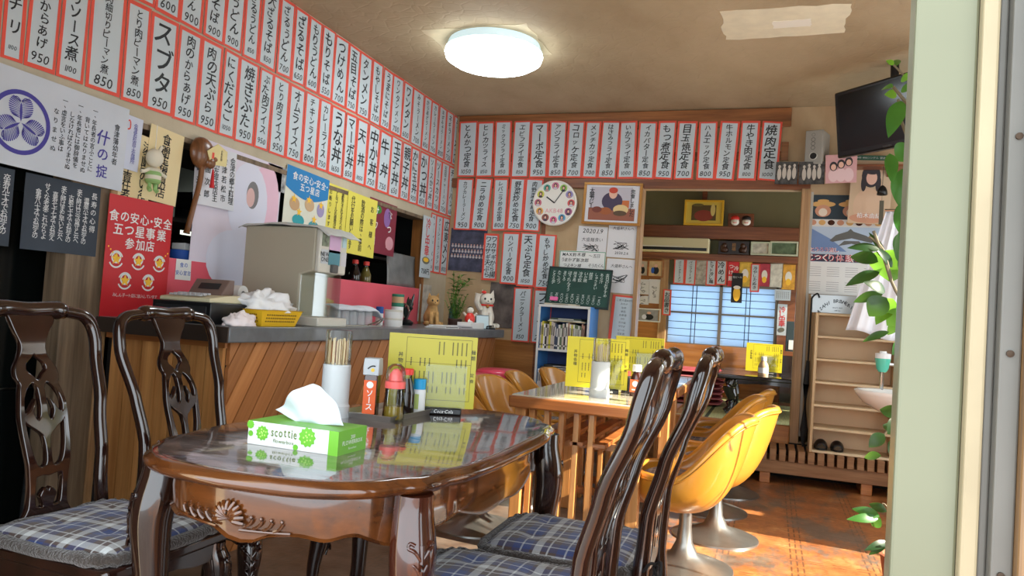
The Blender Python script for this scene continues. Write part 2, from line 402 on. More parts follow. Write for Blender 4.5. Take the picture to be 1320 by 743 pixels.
# tatami room
TZ, YT = .36, 8.0
def tatami_mat():
    m = mat('tatami', rgb(170, 168, 120), .6); t = NT(m); x, y, z = t.sep(t.coords())
    c = t.ramp(t.noise(t.coords((60, 2, 1)), 3, 3), [(.3, rgb(164, 170, 116)), (.7, rgb(204, 202, 150))])
    c = t.mix(t.band(x, .9, .5, .016), c, rgb(54, 66, 44)); t.l.new(c, t.p.inputs['Base Color']); return m
slab('floor_tatami', -1.9, .95, YB, YT+.1, TZ-.1, TZ, tatami_mat())
slabs('wall_tatami_back', [(-1.9, -1.04, YT, YT+.1, TZ, 2.6), (.03, .95, YT, YT+.1, TZ, 2.6), (-1.04, .03, YT, YT+.1, TZ, .88), (-1.04, .03, YT, YT+.1, 1.5, 2.6)], M_sage)
slabs('wall_tatami_left', [(-2.0, -1.9, YB+.1, YT+.1, TZ, 2.6)], M_sage)
slabs('wall_tatami_right', [(.85, .95, YB+.1, 6.25, TZ, 2.6), (.85, .95, 7.9, YT+.1, TZ, 2.6), (.85, .95, 6.25, 7.9, TZ, .45), (.85, .95, 6.25, 7.9, 2.2, 2.6)], M_sage)
slab('ceiling_tatami', -2.0, .95, YB+.1, YT+.1, 2.55, 2.65, M_beamx)
slab('trim_13', -1.9, .85, YT-.16, YT, 1.965, 2.095, M_redwood, .004)
slab('trim_14', -1.9, .85, YT-.14, YT, 1.745, 1.81, M_redwood, .004)
slab('trim_15', -1.9, .85, YT-.03, YT, TZ, .875, M_panel)
slab('trim_16', -1.9, -1.12, YT-.025, YT, .875, 1.745, M_panel)
slab('trim_17', .05, .85, YT-.025, YT, .875, 1.745, M_redwood)
slab('trim_18', -1.13, -1.05, YT-.05, YT, .6, 1.745, M_beamz)
slab('trim_19', -.75, -.7, YT-.05, YT, 2.095, 2.55, M_redwood)
# shoji window with daylight behind it
def shoji():
    m = bpy.data.materials.new('shoji_paper'); m.use_nodes = True; n = m.node_tree.nodes; l = m.node_tree.links
    o = n['Material Output']; n.remove(n['Principled BSDF'])
    a = n.new('ShaderNodeBsdfTranslucent'); a.inputs[0].default_value = (.50, .62, .75, 1); b = n.new('ShaderNodeBsdfDiffuse'); b.inputs[0].default_value = (.6, .7, .78, 1)
    mx = n.new('ShaderNodeMixShader'); mx.inputs[0].default_value = .35; l.new(a.outputs[0], mx.inputs[1]); l.new(b.outputs[0], mx.inputs[2]); l.new(mx.outputs[0], o.inputs[0])
    w = struct(thing('window_1', None, None, (0, YT, 0)))
    fr = MB(); fr.box(-1.04, .04, -.012, .04, .86, .885); fr.box(-1.04, .04, -.012, .04, 1.485, 1.51); fr.box(-1.05, -1.03, -.012, .04, .86, 1.51); fr.box(.02, .04, -.012, .04, .86, 1.51); fr.box(-.525, -.495, -.012, .04, .86, 1.51)
    fr.box(-1.04, .03, -.008, .03, 1.193, 1.21)
    fr.build('window_frame', mat('grey_alu', rgb(120, 112, 100), .4, .6), w, smooth=False)
    ks = MB()
    for x0, x1 in ((-1.03, -.52), (-.5, .02)):
        mid = (x0+x1)/2
        for dx in (-.02, .02): ks.box(mid+dx-.004, mid+dx+.004, -.001, .008, .885, 1.485)
        for z0 in (.885, 1.21):
            for k in range(1, 4): ks.box(x0, x1, -.001, .008, z0+k*.073-.0032, z0+k*.073+.0032)
    ks.build('lattice', mat('lattice_backlit', rgb(58, 64, 70), .6), w, smooth=False)  # wood darkened for being backlit; the shade is in its colour
    pn = MB(); pn.box(-1.03, .02, .012, .016, .885, 1.485); pn.build('shoji_paper', m, w, smooth=False)
shoji()
# shop-front door at the right edge of the view
def door():
    d = struct(thing('door_1', None, None, (0, YF, 0)))
    sat = mat('satin_aluminium', rgb(108, 110, 88), .3, .1, nscale=2.0, namt=.1, stretch=(.4, 1, 1.2))
    b = MB(); b.box(.128, .188, -.02, .02, .0, 2.06); b.build('stile', sat, d, smooth=False, bevel=.003)
    b = MB(); b.box(.188, .204, -.034, .026, .0, 2.06); b.build('weather_strip', mat('cream_strip', rgb(150, 138, 110), .5, nscale=8, namt=.08), d, smooth=False, bevel=.003)
    b = MB(); b.box(.204, .212, -.03, .02, 0, 2.06); b.box(.212, .231, -.045, .02, 0, 2.06); b.build('track', mat('grey_track', rgb(92, 90, 84), .45, .1, nscale=6, namt=.15), d, smooth=False, bevel=.002)
    for z in (1.045, .83, 1.26):
        s = MB(); s.lathe([(.0035, 0), (.0035, .002), (.001, .0025)], 12, mtx=Matrix.Translation((.221, -.045, z)) @ Matrix.Rotation(PI/2, 4, 'X')); s.build('screw', mat('screw_dark', rgb(60, 46, 34), .5, .6), d)
    b = MB(); b.box(.231, .42, -.06, .02, 0, 2.08); b.build('jamb', wood('jamb_wood', rgb(92, 66, 38), rgb(132, 100, 62), .5, 2), d, smooth=False, bevel=.003)
door()
# paler patches on the ceiling where fittings used to be
def cpatch(n, x0, x1, y0, y1, m, j=.012, dz=.002):
    b = MB(); pts = []
    N = 8
    for (ax, ay), (bx, by) in (((x0, y0), (x1, y0)), ((x1, y0), (x1, y1)), ((x1, y1), (x0, y1)), ((x0, y1), (x0, y0))):
        for k in range(N): f = k/N; pts.append((ax+(bx-ax)*f+random.uniform(-j, j), ay+(by-ay)*f+random.uniform(-j, j)))
    b.prism(pts, ZC-dz, ZC+.001, 'xy'); return struct(b.build(n, m, smooth=False))
M_patch = mat('pale_patch', rgb(234, 226, 198), .7, nscale=14, namt=.06)
cpatch('trim_20', -.35, .3, 4.13, 4.54, M_patch)
cpatch('trim_21', -.08, .12, 4.3, 4.4, mat('patch_paper', rgb(246, 242, 228), .6), .006, .004)
cpatch('trim_22', -2.13, -1.45, 4.1, 4.62, mat('pale_patch_b', rgb(206, 190, 156), .7, nscale=10, namt=.08))
# ---------------------------------------------------------------- papers on the walls
def unproj(u, v, ax, val):
    d = CA*((u-660)/FPX) - CB*((v-371.5)/FPX) + CF; o = Vector((0, 0, EYE)); t = (val-o[ax])/d[ax]; return o+d*t
def wl(u, v, off=0.0): p = unproj(u, v, 0, XL+off); return p.y, p.z
def wb(u, v, off=0.0): p = unproj(u, v, 1, YB-off); return p.x, p.z
M_paper = mat('slip_paper', rgb(194, 206, 212), .65, nscale=3, namt=.03)
M_red = mat('slip_red', rgb(226, 84, 66), .6, nscale=6, namt=.06)
M_ink = mat('ink', rgb(30, 34, 38), .6)
M_white = mat('paper_white', rgb(226, 228, 226), .6)
LEFT, BACK = PI/2, 0.0
def on_left(y, z, off=0.0): return (XL+off, y, z)
def on_back(x, z, off=0.0): return (x, YB-off, z)
def slip_mesh(w, h, jit=.003):
    """white sheet with a red border all round it"""
    o = [(-w/2+random.uniform(-jit, jit), -h/2+random.uniform(-jit, jit)), (w/2+random.uniform(-jit, jit), -h/2+random.uniform(-jit, jit)), (w/2+random.uniform(-jit, jit), h/2+random.uniform(-jit, jit)), (-w/2+random.uniform(-jit, jit), h/2+random.uniform(-jit, jit))]
    return o
def slip(text, price, label, group, loc, rz, w, h, tilt=0.0, cols=None, ink=None, bw=.014):
    r = bpy.data.objects.new('menu_slip', None); COL.objects.link(r)
    r.location = loc; r.rotation_euler = (0, tilt, rz); r.empty_display_size = .05; tag(r, label, 'menu slip', group)
    o = slip_mesh(w, h); b = MB(); b.prism(o, 0, -.0015); b.build('paper', M_paper, r, smooth=False)
    bl, br, bt, bb = [bw*random.uniform(.75, 1.25) for _ in range(4)]
    i = [(o[0][0]+bl, o[0][1]+bb), (o[1][0]-br, o[1][1]+bb), (o[2][0]-br, o[2][1]-bt), (o[3][0]+bl, o[3][1]-bt)]
    b = MB()
    for k in range(4):
        j = (k+1) % 4; b.prism([o[k], o[j], i[j], i[k]], -.001, -.0022)
    b.build('red_border', M_red, r, smooth=False)
    iw = w-2*bw; ink_ = Ink(-.0024); top = h/2-bw-.012
    zb = -h/2+bw+.012+(.055 if price else 0)
    cl = cols or [text]
    for k, tx in enumerate(cl):
        n = len(tx); cx = (0 if len(cl) == 1 else (len(cl)/2-k-.5)*iw*.46); avail = top-zb
        size = min(avail/n*1.06, iw*(.92 if len(cl) == 1 else .5)); span = min(avail, n*size*1.5)
        mid = (top+zb)/2+ (avail-span)*.1
        ink_.col(tx, cx, mid+span/2, mid-span/2, size*.98, .034, hand=True)
    if price: ink_.row(price, 0, -h/2+bw+.032, min(.060, iw/len(price)*1.45), .006, hand=True)
    ink_.build('lettering', ink or M_ink, r)
    return r
GAP = .004
def left_row(bounds, line, names, z0, z1, row, group):
    ys = [wl(u, line(u))[0] for u in bounds]
    for (a, b), (tx, pr) in zip(zip(ys[:-1], ys[1:]), names):
        slip(tx, pr, f'red-bordered menu slip reading {tx} {pr}'.strip()+f', {row} row on the side wall', group, on_left((a+b)/2, (z0+z1)/2, random.uniform(.001, .004)), LEFT, b-a-GAP, z1-z0-.006, random.uniform(-.02, .02))
left_row([133, 165, 198, 230, 260, 286.5, 310.5, 331.5, 354, 373.3, 391.5, 409, 426, 444, 458.5, 474.5, 489, 501.5, 515.5, 528, 542, 552, 561.5, 571.5, 581, 589.5], lambda u: 68+.52*(u-304),
    [('焼肉', '1000'), ('とり肉', '950'), ('うどん', '600'), ('カレーうどん', '900'), ('カレーそば', '900'), ('焼きうどん', '900'), ('天ざるうどん', '1150'), ('大ざるそば', '1150'), ('ざるうどん', '700'), ('ざるそば', '650'), ('もりうどん', '600'), ('もりそば', '550'), ('つけめん', '700'), ('五目そば', '750'), ('タンメン', '750'), ('もやしそば', '700'), ('うまにそば', '750'), ('ワンタンメン', '700'), ('ワンタン', '600'), ('みそラーメン', '700'), ('からあげラーメン', '850'), ('カレーラーメン', '750'), ('ネギみそラーメン', '800'), ('ネギラーメン', '750'), ('ラーメン', '600')], 2.322, 2.766, 'top', 'menu slips in the top row of the side wall')
left_row([-34, -3, 28, 70, 106.5, 153, 185, 221, 250.5, 279, 300.5, 326, 344.5, 366, 386.5, 405.5, 421, 439.5, 454.5, 469, 484, 499, 513.5, 525.5, 536.5, 548, 556.5, 565, 574.5, 583], lambda u: 75+.357*u,
    [('レバニラ', '850'), ('マーボナス', '900'), ('エビマヨ', '1100'), ('肉のからあげ', '950'), ('チリソース煮', '1100'), ('肉細切りピーマン煮', '850'), ('とり肉ピーマン煮', '850'), ('スブタ', '950'), ('肉のからあげ', '950'), ('肉の天ぷら', '950'), ('にくだんご', '1050'), ('焼きぶた', '950'), ('ぶた肉ライス', '950'), ('とり肉ライス', '950'), ('オムライス', '750'), ('チキンライス', '800'), ('カレーライス', '750'), ('うな丼', '1650'), ('マーボ丼', '850'), ('天丼', '1050'), ('中か丼', '750'), ('牛丼', '750'), ('玉子丼', '650'), ('親子丼', '750'), ('かに玉丼', '900'), ('かつ丼', '850'), ('ソースかつ丼', '900'), ('ソースカツ', '750'), ('五目チャーハン', '750')][2:] and
    [('ホイコーロー', '950'), ('エビチリ', '1100'), ('エビのからあげ', '950'), ('チリソース煮', '1100'), ('肉細切りピーマン煮', '850'), ('とり肉ピーマン煮', '850'), ('スブタ', '950'), ('肉のからあげ', '950'), ('肉の天ぷら', '950'), ('にくだんご', '1050'), ('焼きぶた', '950'), ('ぶた肉ライス', '950'), ('とり肉ライス', '950'), ('オムライス', '750'), ('チキンライス', '800'), ('カレーライス', '750'), ('うな丼', '1650'), ('マーボ丼', '850'), ('天丼', '1050'), ('中か丼', '750'), ('牛丼', '750'), ('玉子丼', '650'), ('親子丼', '750'), ('かに玉丼', '900'), ('かつ丼', '850'), ('ソースかつ丼', '900'), ('ソースカツ', '750'), ('五目チャーハン', '750'), ('チャーハン', '650')], 1.868, 2.318, 'second', 'menu slips in the second row of the side wall')
left_row([556, 563, 571.5, 580.5], lambda u: 270+.3*(u-553), [('チャーシューメン', '850'), ('チャーシューワンタン', '900'), ('広東メン', '800')], 1.36, 1.862, 'third', 'menu slips in the third row of the side wall')
# back wall: (text, price, left, right, tilt) in the picture's pixels along the row
def back_slip(tx, pr, u0, u1, vt, vb, row, group, tilt=0.0, cols=None):
    x0, z0 = wb(u0, vb); x1, _ = wb(u1, vb); _, z1 = wb((u0+u1)/2, vt)
    slip(tx, pr, f'red-bordered menu slip reading {tx} {pr}, {row} on the back wall', group, on_back((x0+x1)/2+.02+tilt*.2, (z0+z1)/2, .034), BACK, x1-x0-.002, z1-z0, tilt, cols)
G1 = 'set meal slips along the top of the back wall'
for i, (tx, pr, u0, u1, t) in enumerate([('とんかつ定食', '1050', 588, 611.5, -.02), ('ヒレカツライス', '1150', 612, 633, -.02), ('ミックスフライ定食', '1150', 634.5, 656.5, -.03), ('エビフライ定食', '1150', 657.5, 679, .0), ('マーボ定食', '950', 680, 703, -.02), ('アジフライ定食', '850', 703.5, 725, -.01), ('コロッケ定食', '700', 725.5, 747.5, .01), ('メンチカツ定食', '700', 748, 768, .02), ('はさみフライ定食', '850', 768.5, 792, .03), ('いかフライ定食', '1000', 793, 816, -.01), ('イカバター定食', '850', 816, 840, .02), ('もつ煮定食', '950', 840.5, 864.5, .02), ('目玉焼定食', '700', 865, 890, .03), ('ハムエッグ定食', '800', 894, 918, .0), ('牛ホルモン定食', '950', 918, 943, .05), ('牛やき肉定食', '1100', 946, 971, .03), ('焼肉定食', '1000', 972.5, 998, .045)]):
    back_slip(tx, pr, u0, u1, 158+.3*math.sin(i*2.1), 229+(u0-590)*.013, 'top row', G1, t)
G2 = 'menu slips in the second row of the back wall'
for tx, pr, u0, u1, t in [('カツカレーラーメン', '950', 584, 606, .0), ('ニラ炒め定食', '900', 605, 627, .05), ('レバニラ炒め定食', '800', 632, 651, -.01), ('野菜炒め定食', '750', 651, 671.5, .02), ('肉野菜炒め定食', '900', 671.5, 694, .02)]: back_slip(tx, pr, u0, u1, 231, 297+(u0-590)*.02, 'second row', G2, t)
G3 = 'menu slips in the lower rows of the back wall'
back_slip('', '1000', 622.5, 644, 299, 362, 'third row', G3, 0, ['ワカサギから揚', 'ワカサギ天ぷら']) if 0 else slip('', '', 'red-bordered menu slip with two columns of smelt dishes beside the group photo', G3, on_back(wb(634, 332)[0], wb(634, 332)[1], .034), BACK, .138, .40, 0, ['ワカサギから揚', 'ワカサギ天ぷら'])
for tx, pr, u0, u1, vt, vb, t in [('ハンバーグ定食', '900', 642.5, 664.5, 300, 366, .01), ('天ぷら定食', '1050', 664.5, 686.5, 301, 369, .02), ('もやし炒め定食', '750', 687, 711, 303, 372, .02)]: back_slip(tx, pr, u0, u1, vt, vb, 'third row', G3, t)
for tx, pr, u0, u1, vt, vb, t in [('パニックラーメン', '1150', 657, 680.5, 371, 440, .0), ('フランク', '250', 682, 706, 373, 442, .02)]: back_slip(tx, pr, u0, u1, vt, vb, 'lowest row', G3, t)

def poster(name, label, cat, loc, rz, w, h, m, tilt=0.0, group=None, jit=.002, t=.0016):
    r = thing(name, label, cat, loc, rz, group, rot=(0, tilt, rz)); b = MB(); sheet(b, w, h, t, jit); b.build('sheet', m, r, smooth=False); return r
def lbox(u0, v0, u1, v1, off=0.0):
    """picture box -> centre (y, z), width, height on the side wall"""
    y0, z0 = wl(u0, v0, off); y1, z1 = wl(u1, v1, off); return (y0+y1)/2, (z0+z1)/2, abs(y1-y0), abs(z1-z0)
def col_m(name, r, g, b, **k): return mat(name, rgb(r, g, b), k.pop('rough', .6), **k)
M_char = col_m('charcoal_cloth', 62, 70, 80, rough=.9, nscale=5, namt=.15)
M_navy = col_m('crest_blue', 66, 60, 150)
M_blackp = col_m('print_black', 30, 30, 32)
# -- banner with the hollyhock crest, hung from pins
r = poster('cloth_banner', 'white cloth banner with violet hollyhock crest and house rules in brush writing', 'banner', on_left(2.08, 1.655, .037), LEFT, .8, .36, col_m('banner_cloth', 198, 206, 216, rough=.85, nscale=4, namt=.06), .015)
k = Ink(-.003); cx, cz, R = -.08, -.012, .12
k.disc(cx, cz, R, 48, R*.86)
for a in range(3):
    an = PI/2+a*2*PI/3+.08
    ex, ez = cx+math.cos(an)*R*.42, cz+math.sin(an)*R*.42
    rt = lambda px, pz: (ex+R*(px*math.cos(an-PI/2)-pz*math.sin(an-PI/2)), ez+R*(px*math.sin(an-PI/2)+pz*math.cos(an-PI/2)))
    for sgn in (-1, 1):   # heart-shaped leaf drawn with fanning veins
        for q in range(13):
            b0 = 1.25-q*.232; tx, tz = sgn*(.20+.19*math.cos(b0)), .10+.30*math.sin(b0)-.03
            bx, bz = sgn*.035, .22-q*.042; L = math.hypot(tx-bx, tz-bz)
            nx, nz = -(tz-bz)/L, (tx-bx)/L; w0, w1 = .006, .021
            k.poly([rt(bx+nx*w0, bz+nz*w0), rt(tx+nx*w1, tz+nz*w1), rt(tx+(tx-bx)/L*.018, tz+(tz-bz)/L*.018), rt(tx-nx*w1, tz-nz*w1), rt(bx-nx*w0, bz-nz*w0)])
        k.stroke([rt(sgn*.02, .24), rt(sgn*.12, .34), rt(sgn*.20, .335), rt(sgn*.10, .27), rt(sgn*.02, .21)], R*.03, 4)
    k.poly([rt(x, z) for x, z in ((0, -.40), (.03, -.3), (.045, -.1), (.03, .12), (0, .2), (-.03, .12), (-.045, -.1), (-.03, -.3))])
k.build('crest', M_navy, r)
k = Ink(-.003); k.col('什の掟', .285, .06, -.15, .062, .03, hand=True); k.build('title', M_navy, r)
k = Ink(-.003); k.col('會津藩幼年者', .345, .10, -.075, .03, .02)
for i, tx in enumerate(['一、年長者の言ふことに', '背いてはなりませぬ', '一、年長者には御辞儀を', 'しなければなりませぬ', '一、虚言をいふ事は', 'なりませぬ']):
    k.col(tx, .232-i*.033-(i//2)*.004, .135-(i % 2)*.045, -.13-(i % 2)*.012+(.05 if i > 3 else 0), .025, .018)
k.build('lettering', M_ink, r)
for (u0, v0, u1, v1, nm, tx) in [(36, 218, 126, 312, 'charcoal half-curtain with white brush writing hanging below the crest banner', ['長寿の心得', '還暦六十才でお迎えの', '来た時は只今留守と云へ', '古希七十才でお迎えの', '来た時はまだ早いと云へ', '喜寿七十七才でお迎え', 'せくな老楽これからよ', '傘寿八十才でお迎えの']), (-46, 205, 14, 302, 'charcoal half-curtain cut off at the picture edge, left of its twin below the banner', ['卒寿九十才でお迎えの', '来た時は年令に不足は', '白寿九十九才でお迎え', '頃を見てこちらから行く'])]:
    y, z, w, h = lbox(u0, v0, u1, v1, .02); w = min(w, .36)
    r = poster('half_curtain', nm, 'curtain', on_left(y, 1.475-.15, .012), LEFT, w, .29, M_char, .0, 'charcoal half-curtains')
    k = Ink(-.003)
    for i, t_ in enumerate(tx): k.col(t_, w/2-.03-i*(w-.05)/len(tx)-(0 if i else 0), .12-(.03 if i % 2 else 0), -.10+(.05 if len(t_) < 8 else 0), .026 if i else .03, .018)
    k.build('lettering', col_m('white_print', 216, 220, 222), r)
# -- red food-safety poster
r = poster('safety_poster', 'tall red food-safety poster with five gold stars on the old post', 'poster', on_left(2.60, 1.19, .035), LEFT, .36, .53, col_m('poster_red', 196, 40, 48, rough=.4), .0)
k = Ink(-.003); k.row('食の安心・安全', .0, .175, .052, .035); k.row('五つ星事業', 0, .118, .056, .035); k.row('参加店', 0, .062, .052, .035)
k.row('みしん子一ト店に加入しています', 0, -.165, .018, .01)
for px, pz in ((-.12, -.01), (0, -.01), (.12, -.01), (-.065, -.1), (.065, -.1)):
    k.disc(px, pz, .036, 20, .030, PI*.1, PI*.9); k.disc(px, pz, .04, 20, .033, PI*1.15, PI*1.85); k.disc(px, pz+.006, .026, 16, .018)
k.build('lettering', M_white, r)
k = Ink(-.0036)
for px, pz in ((-.12, -.01), (0, -.01), (.12, -.01), (-.065, -.1), (.065, -.1)):
    k.poly([(px+(.028 if q % 2 == 0 else .012)*math.sin(q*PI/5), pz+(.028 if q % 2 == 0 else .012)*math.cos(q*PI/5)) for q in range(10)])
for q in range(5): k.disc(-.165+q*.012, .04-q*.012, .004, 8); k.disc(.165-q*.012, .04-q*.012, .004, 8)
k.build('gold_stars', col_m('gold_print', 246, 196, 60), r)
# -- small papers beside it
def small(name, label, cat, box, m, off, tilt=0.0, cols=(), size=.02, inkm=None, bold=.015, group=None, extra=None):
    y, z, w, h = lbox(*box, off); r = poster(name, label, cat, on_left(y, z, off), LEFT, w, h, m, tilt, group)
    k = Ink(-.003)
    for i, t_ in enumerate(cols):
        k.col(t_, w/2-(i+.5)*w/len(cols), h/2-.03, -h/2+.03, min(size, w/len(cols)*.95), bold)
    if cols: k.build('lettering', inkm or M_ink, r)
    return r, w, h
r, w, h = small('paper_slip', 'narrow white printed slip pinned beside the crest banner', 'slip', (149, 142, 178, 222), col_m('pale_blue_paper', 200, 208, 226), .030, .03, ['会津若松商工会議所', '会員事業所'], .024, M_navy)
k = Ink(-.0034); k.stroke([(-.035, .07), (.0, .095), (.005, .06), (-.02, .055)], .006, 4); k.build('red_mark', M_red, r)
small('paper_slip', 'cream paper slip with large black characters behind the hanging doll', 'slip', (158, 166, 191, 272), col_m('cream_paper', 226, 208, 160), .012, .05, ['法令順守のいる店', '食品衛生責任者'], .05, M_ink, .03)
small('paper_slip', 'cream plaque reading 食品衛生 hanging left of the wooden ladle', 'slip', (192, 160, 228, 266), col_m('cream_paper', 226, 208, 160), .014, .06, ['食品衛生指導員の店'], .055, M_ink, .02)
small('paper_sheet', 'white sheet of handwritten columns taped over the pink pin-up poster', 'notice', (254, 182, 300, 273), col_m('note_paper', 214, 216, 222), .02, -.02, ['会津の郷土料理', '会津若松市', '湯川左岸店店主', '雄國次郎', '山田夫人'], .04, M_ink, .02)
y, z, w, h = lbox(250, 190, 348, 375, .004)
M_pinkp = col_m('pale_pink_print', 216, 208, 222, rough=.45, nscale=3, namt=.05)
r = poster('pinup_poster', 'large pale pink poster with a blurred figure in a veil behind the water machine', 'poster', on_left(3.27, 1.44, .006), LEFT, .66, .76, M_pinkp, .02)
def blobs(name, par, lst, y0=-.003):
    """simple printed shapes: (x, z, rx, rz, material)"""
    by = {}
    for q, (x, z, a, b, m) in enumerate(lst):
        kk = Ink(y0-q*.0001)
        kk.mb.add([(x+a*math.cos(2*PI*i/20), kk.y, z+b*math.sin(2*PI*i/20)) for i in range(20)], [tuple(range(20))])
        by.setdefault(m.name, (m, MB()))[1].add(kk.mb.v, kk.mb.f)
    for m, b in by.values(): b.build(name, m, par, smooth=False)
M_skin = col_m('print_skin', 224, 178, 156); M_hair = col_m('print_hair', 52, 46, 50); M_lav = col_m('print_lavender', 214, 216, 232); M_rose = col_m('print_rose', 214, 96, 130); M_pk2 = col_m('print_pink', 226, 188, 206)
blobs('printed_figure', r, [(.2, .13, .12, .24, M_pk2), (.06, .12, .16, .22, M_lav), (-.02, -.2, .2, .16, M_lav), (.09, .17, .05, .075, col_m('print_fadedhair', 120, 118, 120)), (.075, .155, .034, .052, col_m('print_fadedskin', 214, 176, 172)), (.12, -.06, .05, .08, M_rose)])
# food-safety star poster, photo, yellow notices, red poster
y, z, w, h = lbox(365, 222, 423, 282, .008)
r = poster('star_poster', 'blue and cream food-safety poster with gold stars right of the pink poster', 'poster', on_left(3.86, 1.65, .008), LEFT, .44, .37, col_m('poster_cream', 222, 222, 206), .03)
k = Ink(-.003); k.poly([(-.22, .185), (.22, .185), (.22, .06)]+[(.22-.44*i/10, .06-.05*math.sin(PI*i/10)) for i in range(1, 10)]+[(-.22, .06)]); k.build('blue_header', col_m('header_blue', 38, 128, 190), r)
k = Ink(-.0036); k.row('食の安心・安全・', .02, .135, .052, .03); k.row('五つ星店', .02, .08, .05, .03); k.build('lettering', M_white, r)
blobs('printed_badge', r, [(-.12, -.03, .05, .04, col_m('badge_tan', 196, 160, 120)), (.03, -.01, .05, .04, col_m('badge_tan2', 200, 168, 130)), (.15, -.02, .04, .045, col_m('badge_lilac', 160, 150, 190)), (-.07, -.12, .06, .035, col_m('badge_teal', 50, 160, 170)), (.09, -.13, .055, .03, col_m('badge_teal2', 70, 150, 160))])
k = Ink(-.0042)
for px, pz in ((-.13, .0), (.02, .02), (.15, .01), (-.07, -.07), (.09, -.09)): k.poly([(px+(.03 if q % 2 == 0 else .012)*math.sin(q*PI/5), pz+(.03 if q % 2 == 0 else .012)*math.cos(q*PI/5)) for q in range(10)])
k.build('gold_stars', MATS['gold_print'], r)
r, w, h = small('photo_print', 'black and white photo print between the pink poster and the star poster', 'photo', (346, 210, 372, 251), col_m('photo_grey', 150, 150, 150, nscale=30, namt=.8), .006)
M_yel = col_m('yellow_paper', 226, 214, 90); 
small('yellow_notice', 'narrow yellow notice partly behind the wider yellow notice', 'notice', (423, 236, 449, 305), M_yel, .006, .02, ['お客様へ', '運転なされる方への', 'アルコールの提供は', 'お断りします'], .035, M_ink, .02, 'yellow notices above the hatch')
small('yellow_notice', 'long yellow notice with three columns hanging above the soy bottles', 'notice', (449, 246, 481, 333), M_yel, .01, .02, ['お客様へ', '飲酒の際は、事前', '代行をお願いします'], .05, M_ink, .02, 'yellow notices above the hatch')
r, w, h = small('drink_poster', 'dark red drink poster right of the yellow notices', 'poster', (477, 254, 507, 331), col_m('wine_print', 128, 40, 58, rough=.35), .005, .02, ['なつか', 'サワー'], .07, M_white, .03)
blobs('printed_glass', r, [(-.08, .12, .05, .03, col_m('print_green', 60, 130, 60)), (.06, .08, .05, .07, col_m('print_violet', 140, 100, 160)), (.12, -.1, .06, .05, col_m('print_pinkish', 206, 150, 160))])
y, z, w, h = lbox(541, 276, 556, 366, .004)
r = poster('noodle_banner', 'narrow white banner reading 冷し中華 in red at the hatch corner', 'banner', on_left(5.53, 1.56, .02), LEFT, .2, .5, M_paper, .01)
k = Ink(-.003); k.col('冷し中華', 0, .23, -.07, .09, .035); k.build('red_lettering', col_m('letter_red', 206, 50, 50), r)
blobs('printed_bowl', r, [(0, -.11, .07, .03, col_m('bowl_grey', 110, 110, 96)), (0, -.105, .05, .018, MATS['gold_print'])])
k = Ink(-.003); k.row('750円', 0, -.2, .055, .02); k.build('lettering', M_ink, r)
small('paper_slip', 'long printed slip hanging below the noodle banner over the figurines', 'slip', (541, 366, 553, 415), col_m('photo_slip', 190, 186, 176, nscale=14, namt=.4), .012)

# ---------------------------------------------------------------- back wall pieces
def bbox_(u0, v0, u1, v1, off=0.0):
    x0, z0 = wb(u0, v0, off); x1, z1 = wb(u1, v1, off); return (x0+x1)/2, (z0+z1)/2, abs(x1-x0), abs(z1-z0)
M_gold = mat('gold_frame', rgb(168, 118, 56), .35, .4); M_board = col_m('autograph_board', 216, 216, 218)
# clock
ck = thing('wall_clock', 'round white wall clock with twelve small portrait discs round its rim', 'clock', on_back(-1.745, 2.0, .05))
RM = Matrix.Rotation(PI/2, 4, 'X')
b = MB(); b.lathe([(.0, 0), (.185, 0), (.19, .012), (.188, .03), (.176, .034), (.17, .028), (0, .028)], 48, mtx=RM, caps=False); b.build('case', col_m('clock_white', 232, 230, 222, rough=.3), ck)
pc = [(206, 120, 150), (150, 190, 90), (150, 140, 190), (210, 90, 90), (160, 90, 130), (90, 160, 200), (220, 110, 150), (150, 90, 80), (226, 170, 90), (200, 110, 130), (206, 206, 90), (90, 170, 150)]
for i in range(12):
    a = PI/2-i*2*PI/12; x, z = .142*math.cos(a), .142*math.sin(a)
    pr = MB(); pr.add([(x+.031*math.cos(2*PI*q/20), -.030, z+.031*math.sin(2*PI*q/20)) for q in range(20)], [tuple(range(20))]); d = pr.build('portrait_disc', col_m('disc_%d' % i, *pc[i]), ck, smooth=False)
    blobs('printed_hair', d, [(x, z+.003, .015, .019, M_hair)], -.0304); blobs('printed_face', d, [(x, z+.001, .009, .012, M_skin), (x, z-.02, .017, .009, col_m('print_cloth%d' % (i % 3), *[(200, 200, 210), (70, 60, 80), (190, 150, 150)][i % 3]))], -.0307)
k = Ink(-.033); k.bar(-.035, .025, .085, .010, 2.52); k.build('hour_hand', M_ink, ck)
k = Ink(-.034); k.bar(.035, .052, .13, .006, .98); k.build('minute_hand', M_ink, ck)
k = Ink(-.031); k.row('AKB48', 0, -.065, .05, .0); k.build('lettering', col_m('clock_pink', 226, 160, 170), ck)
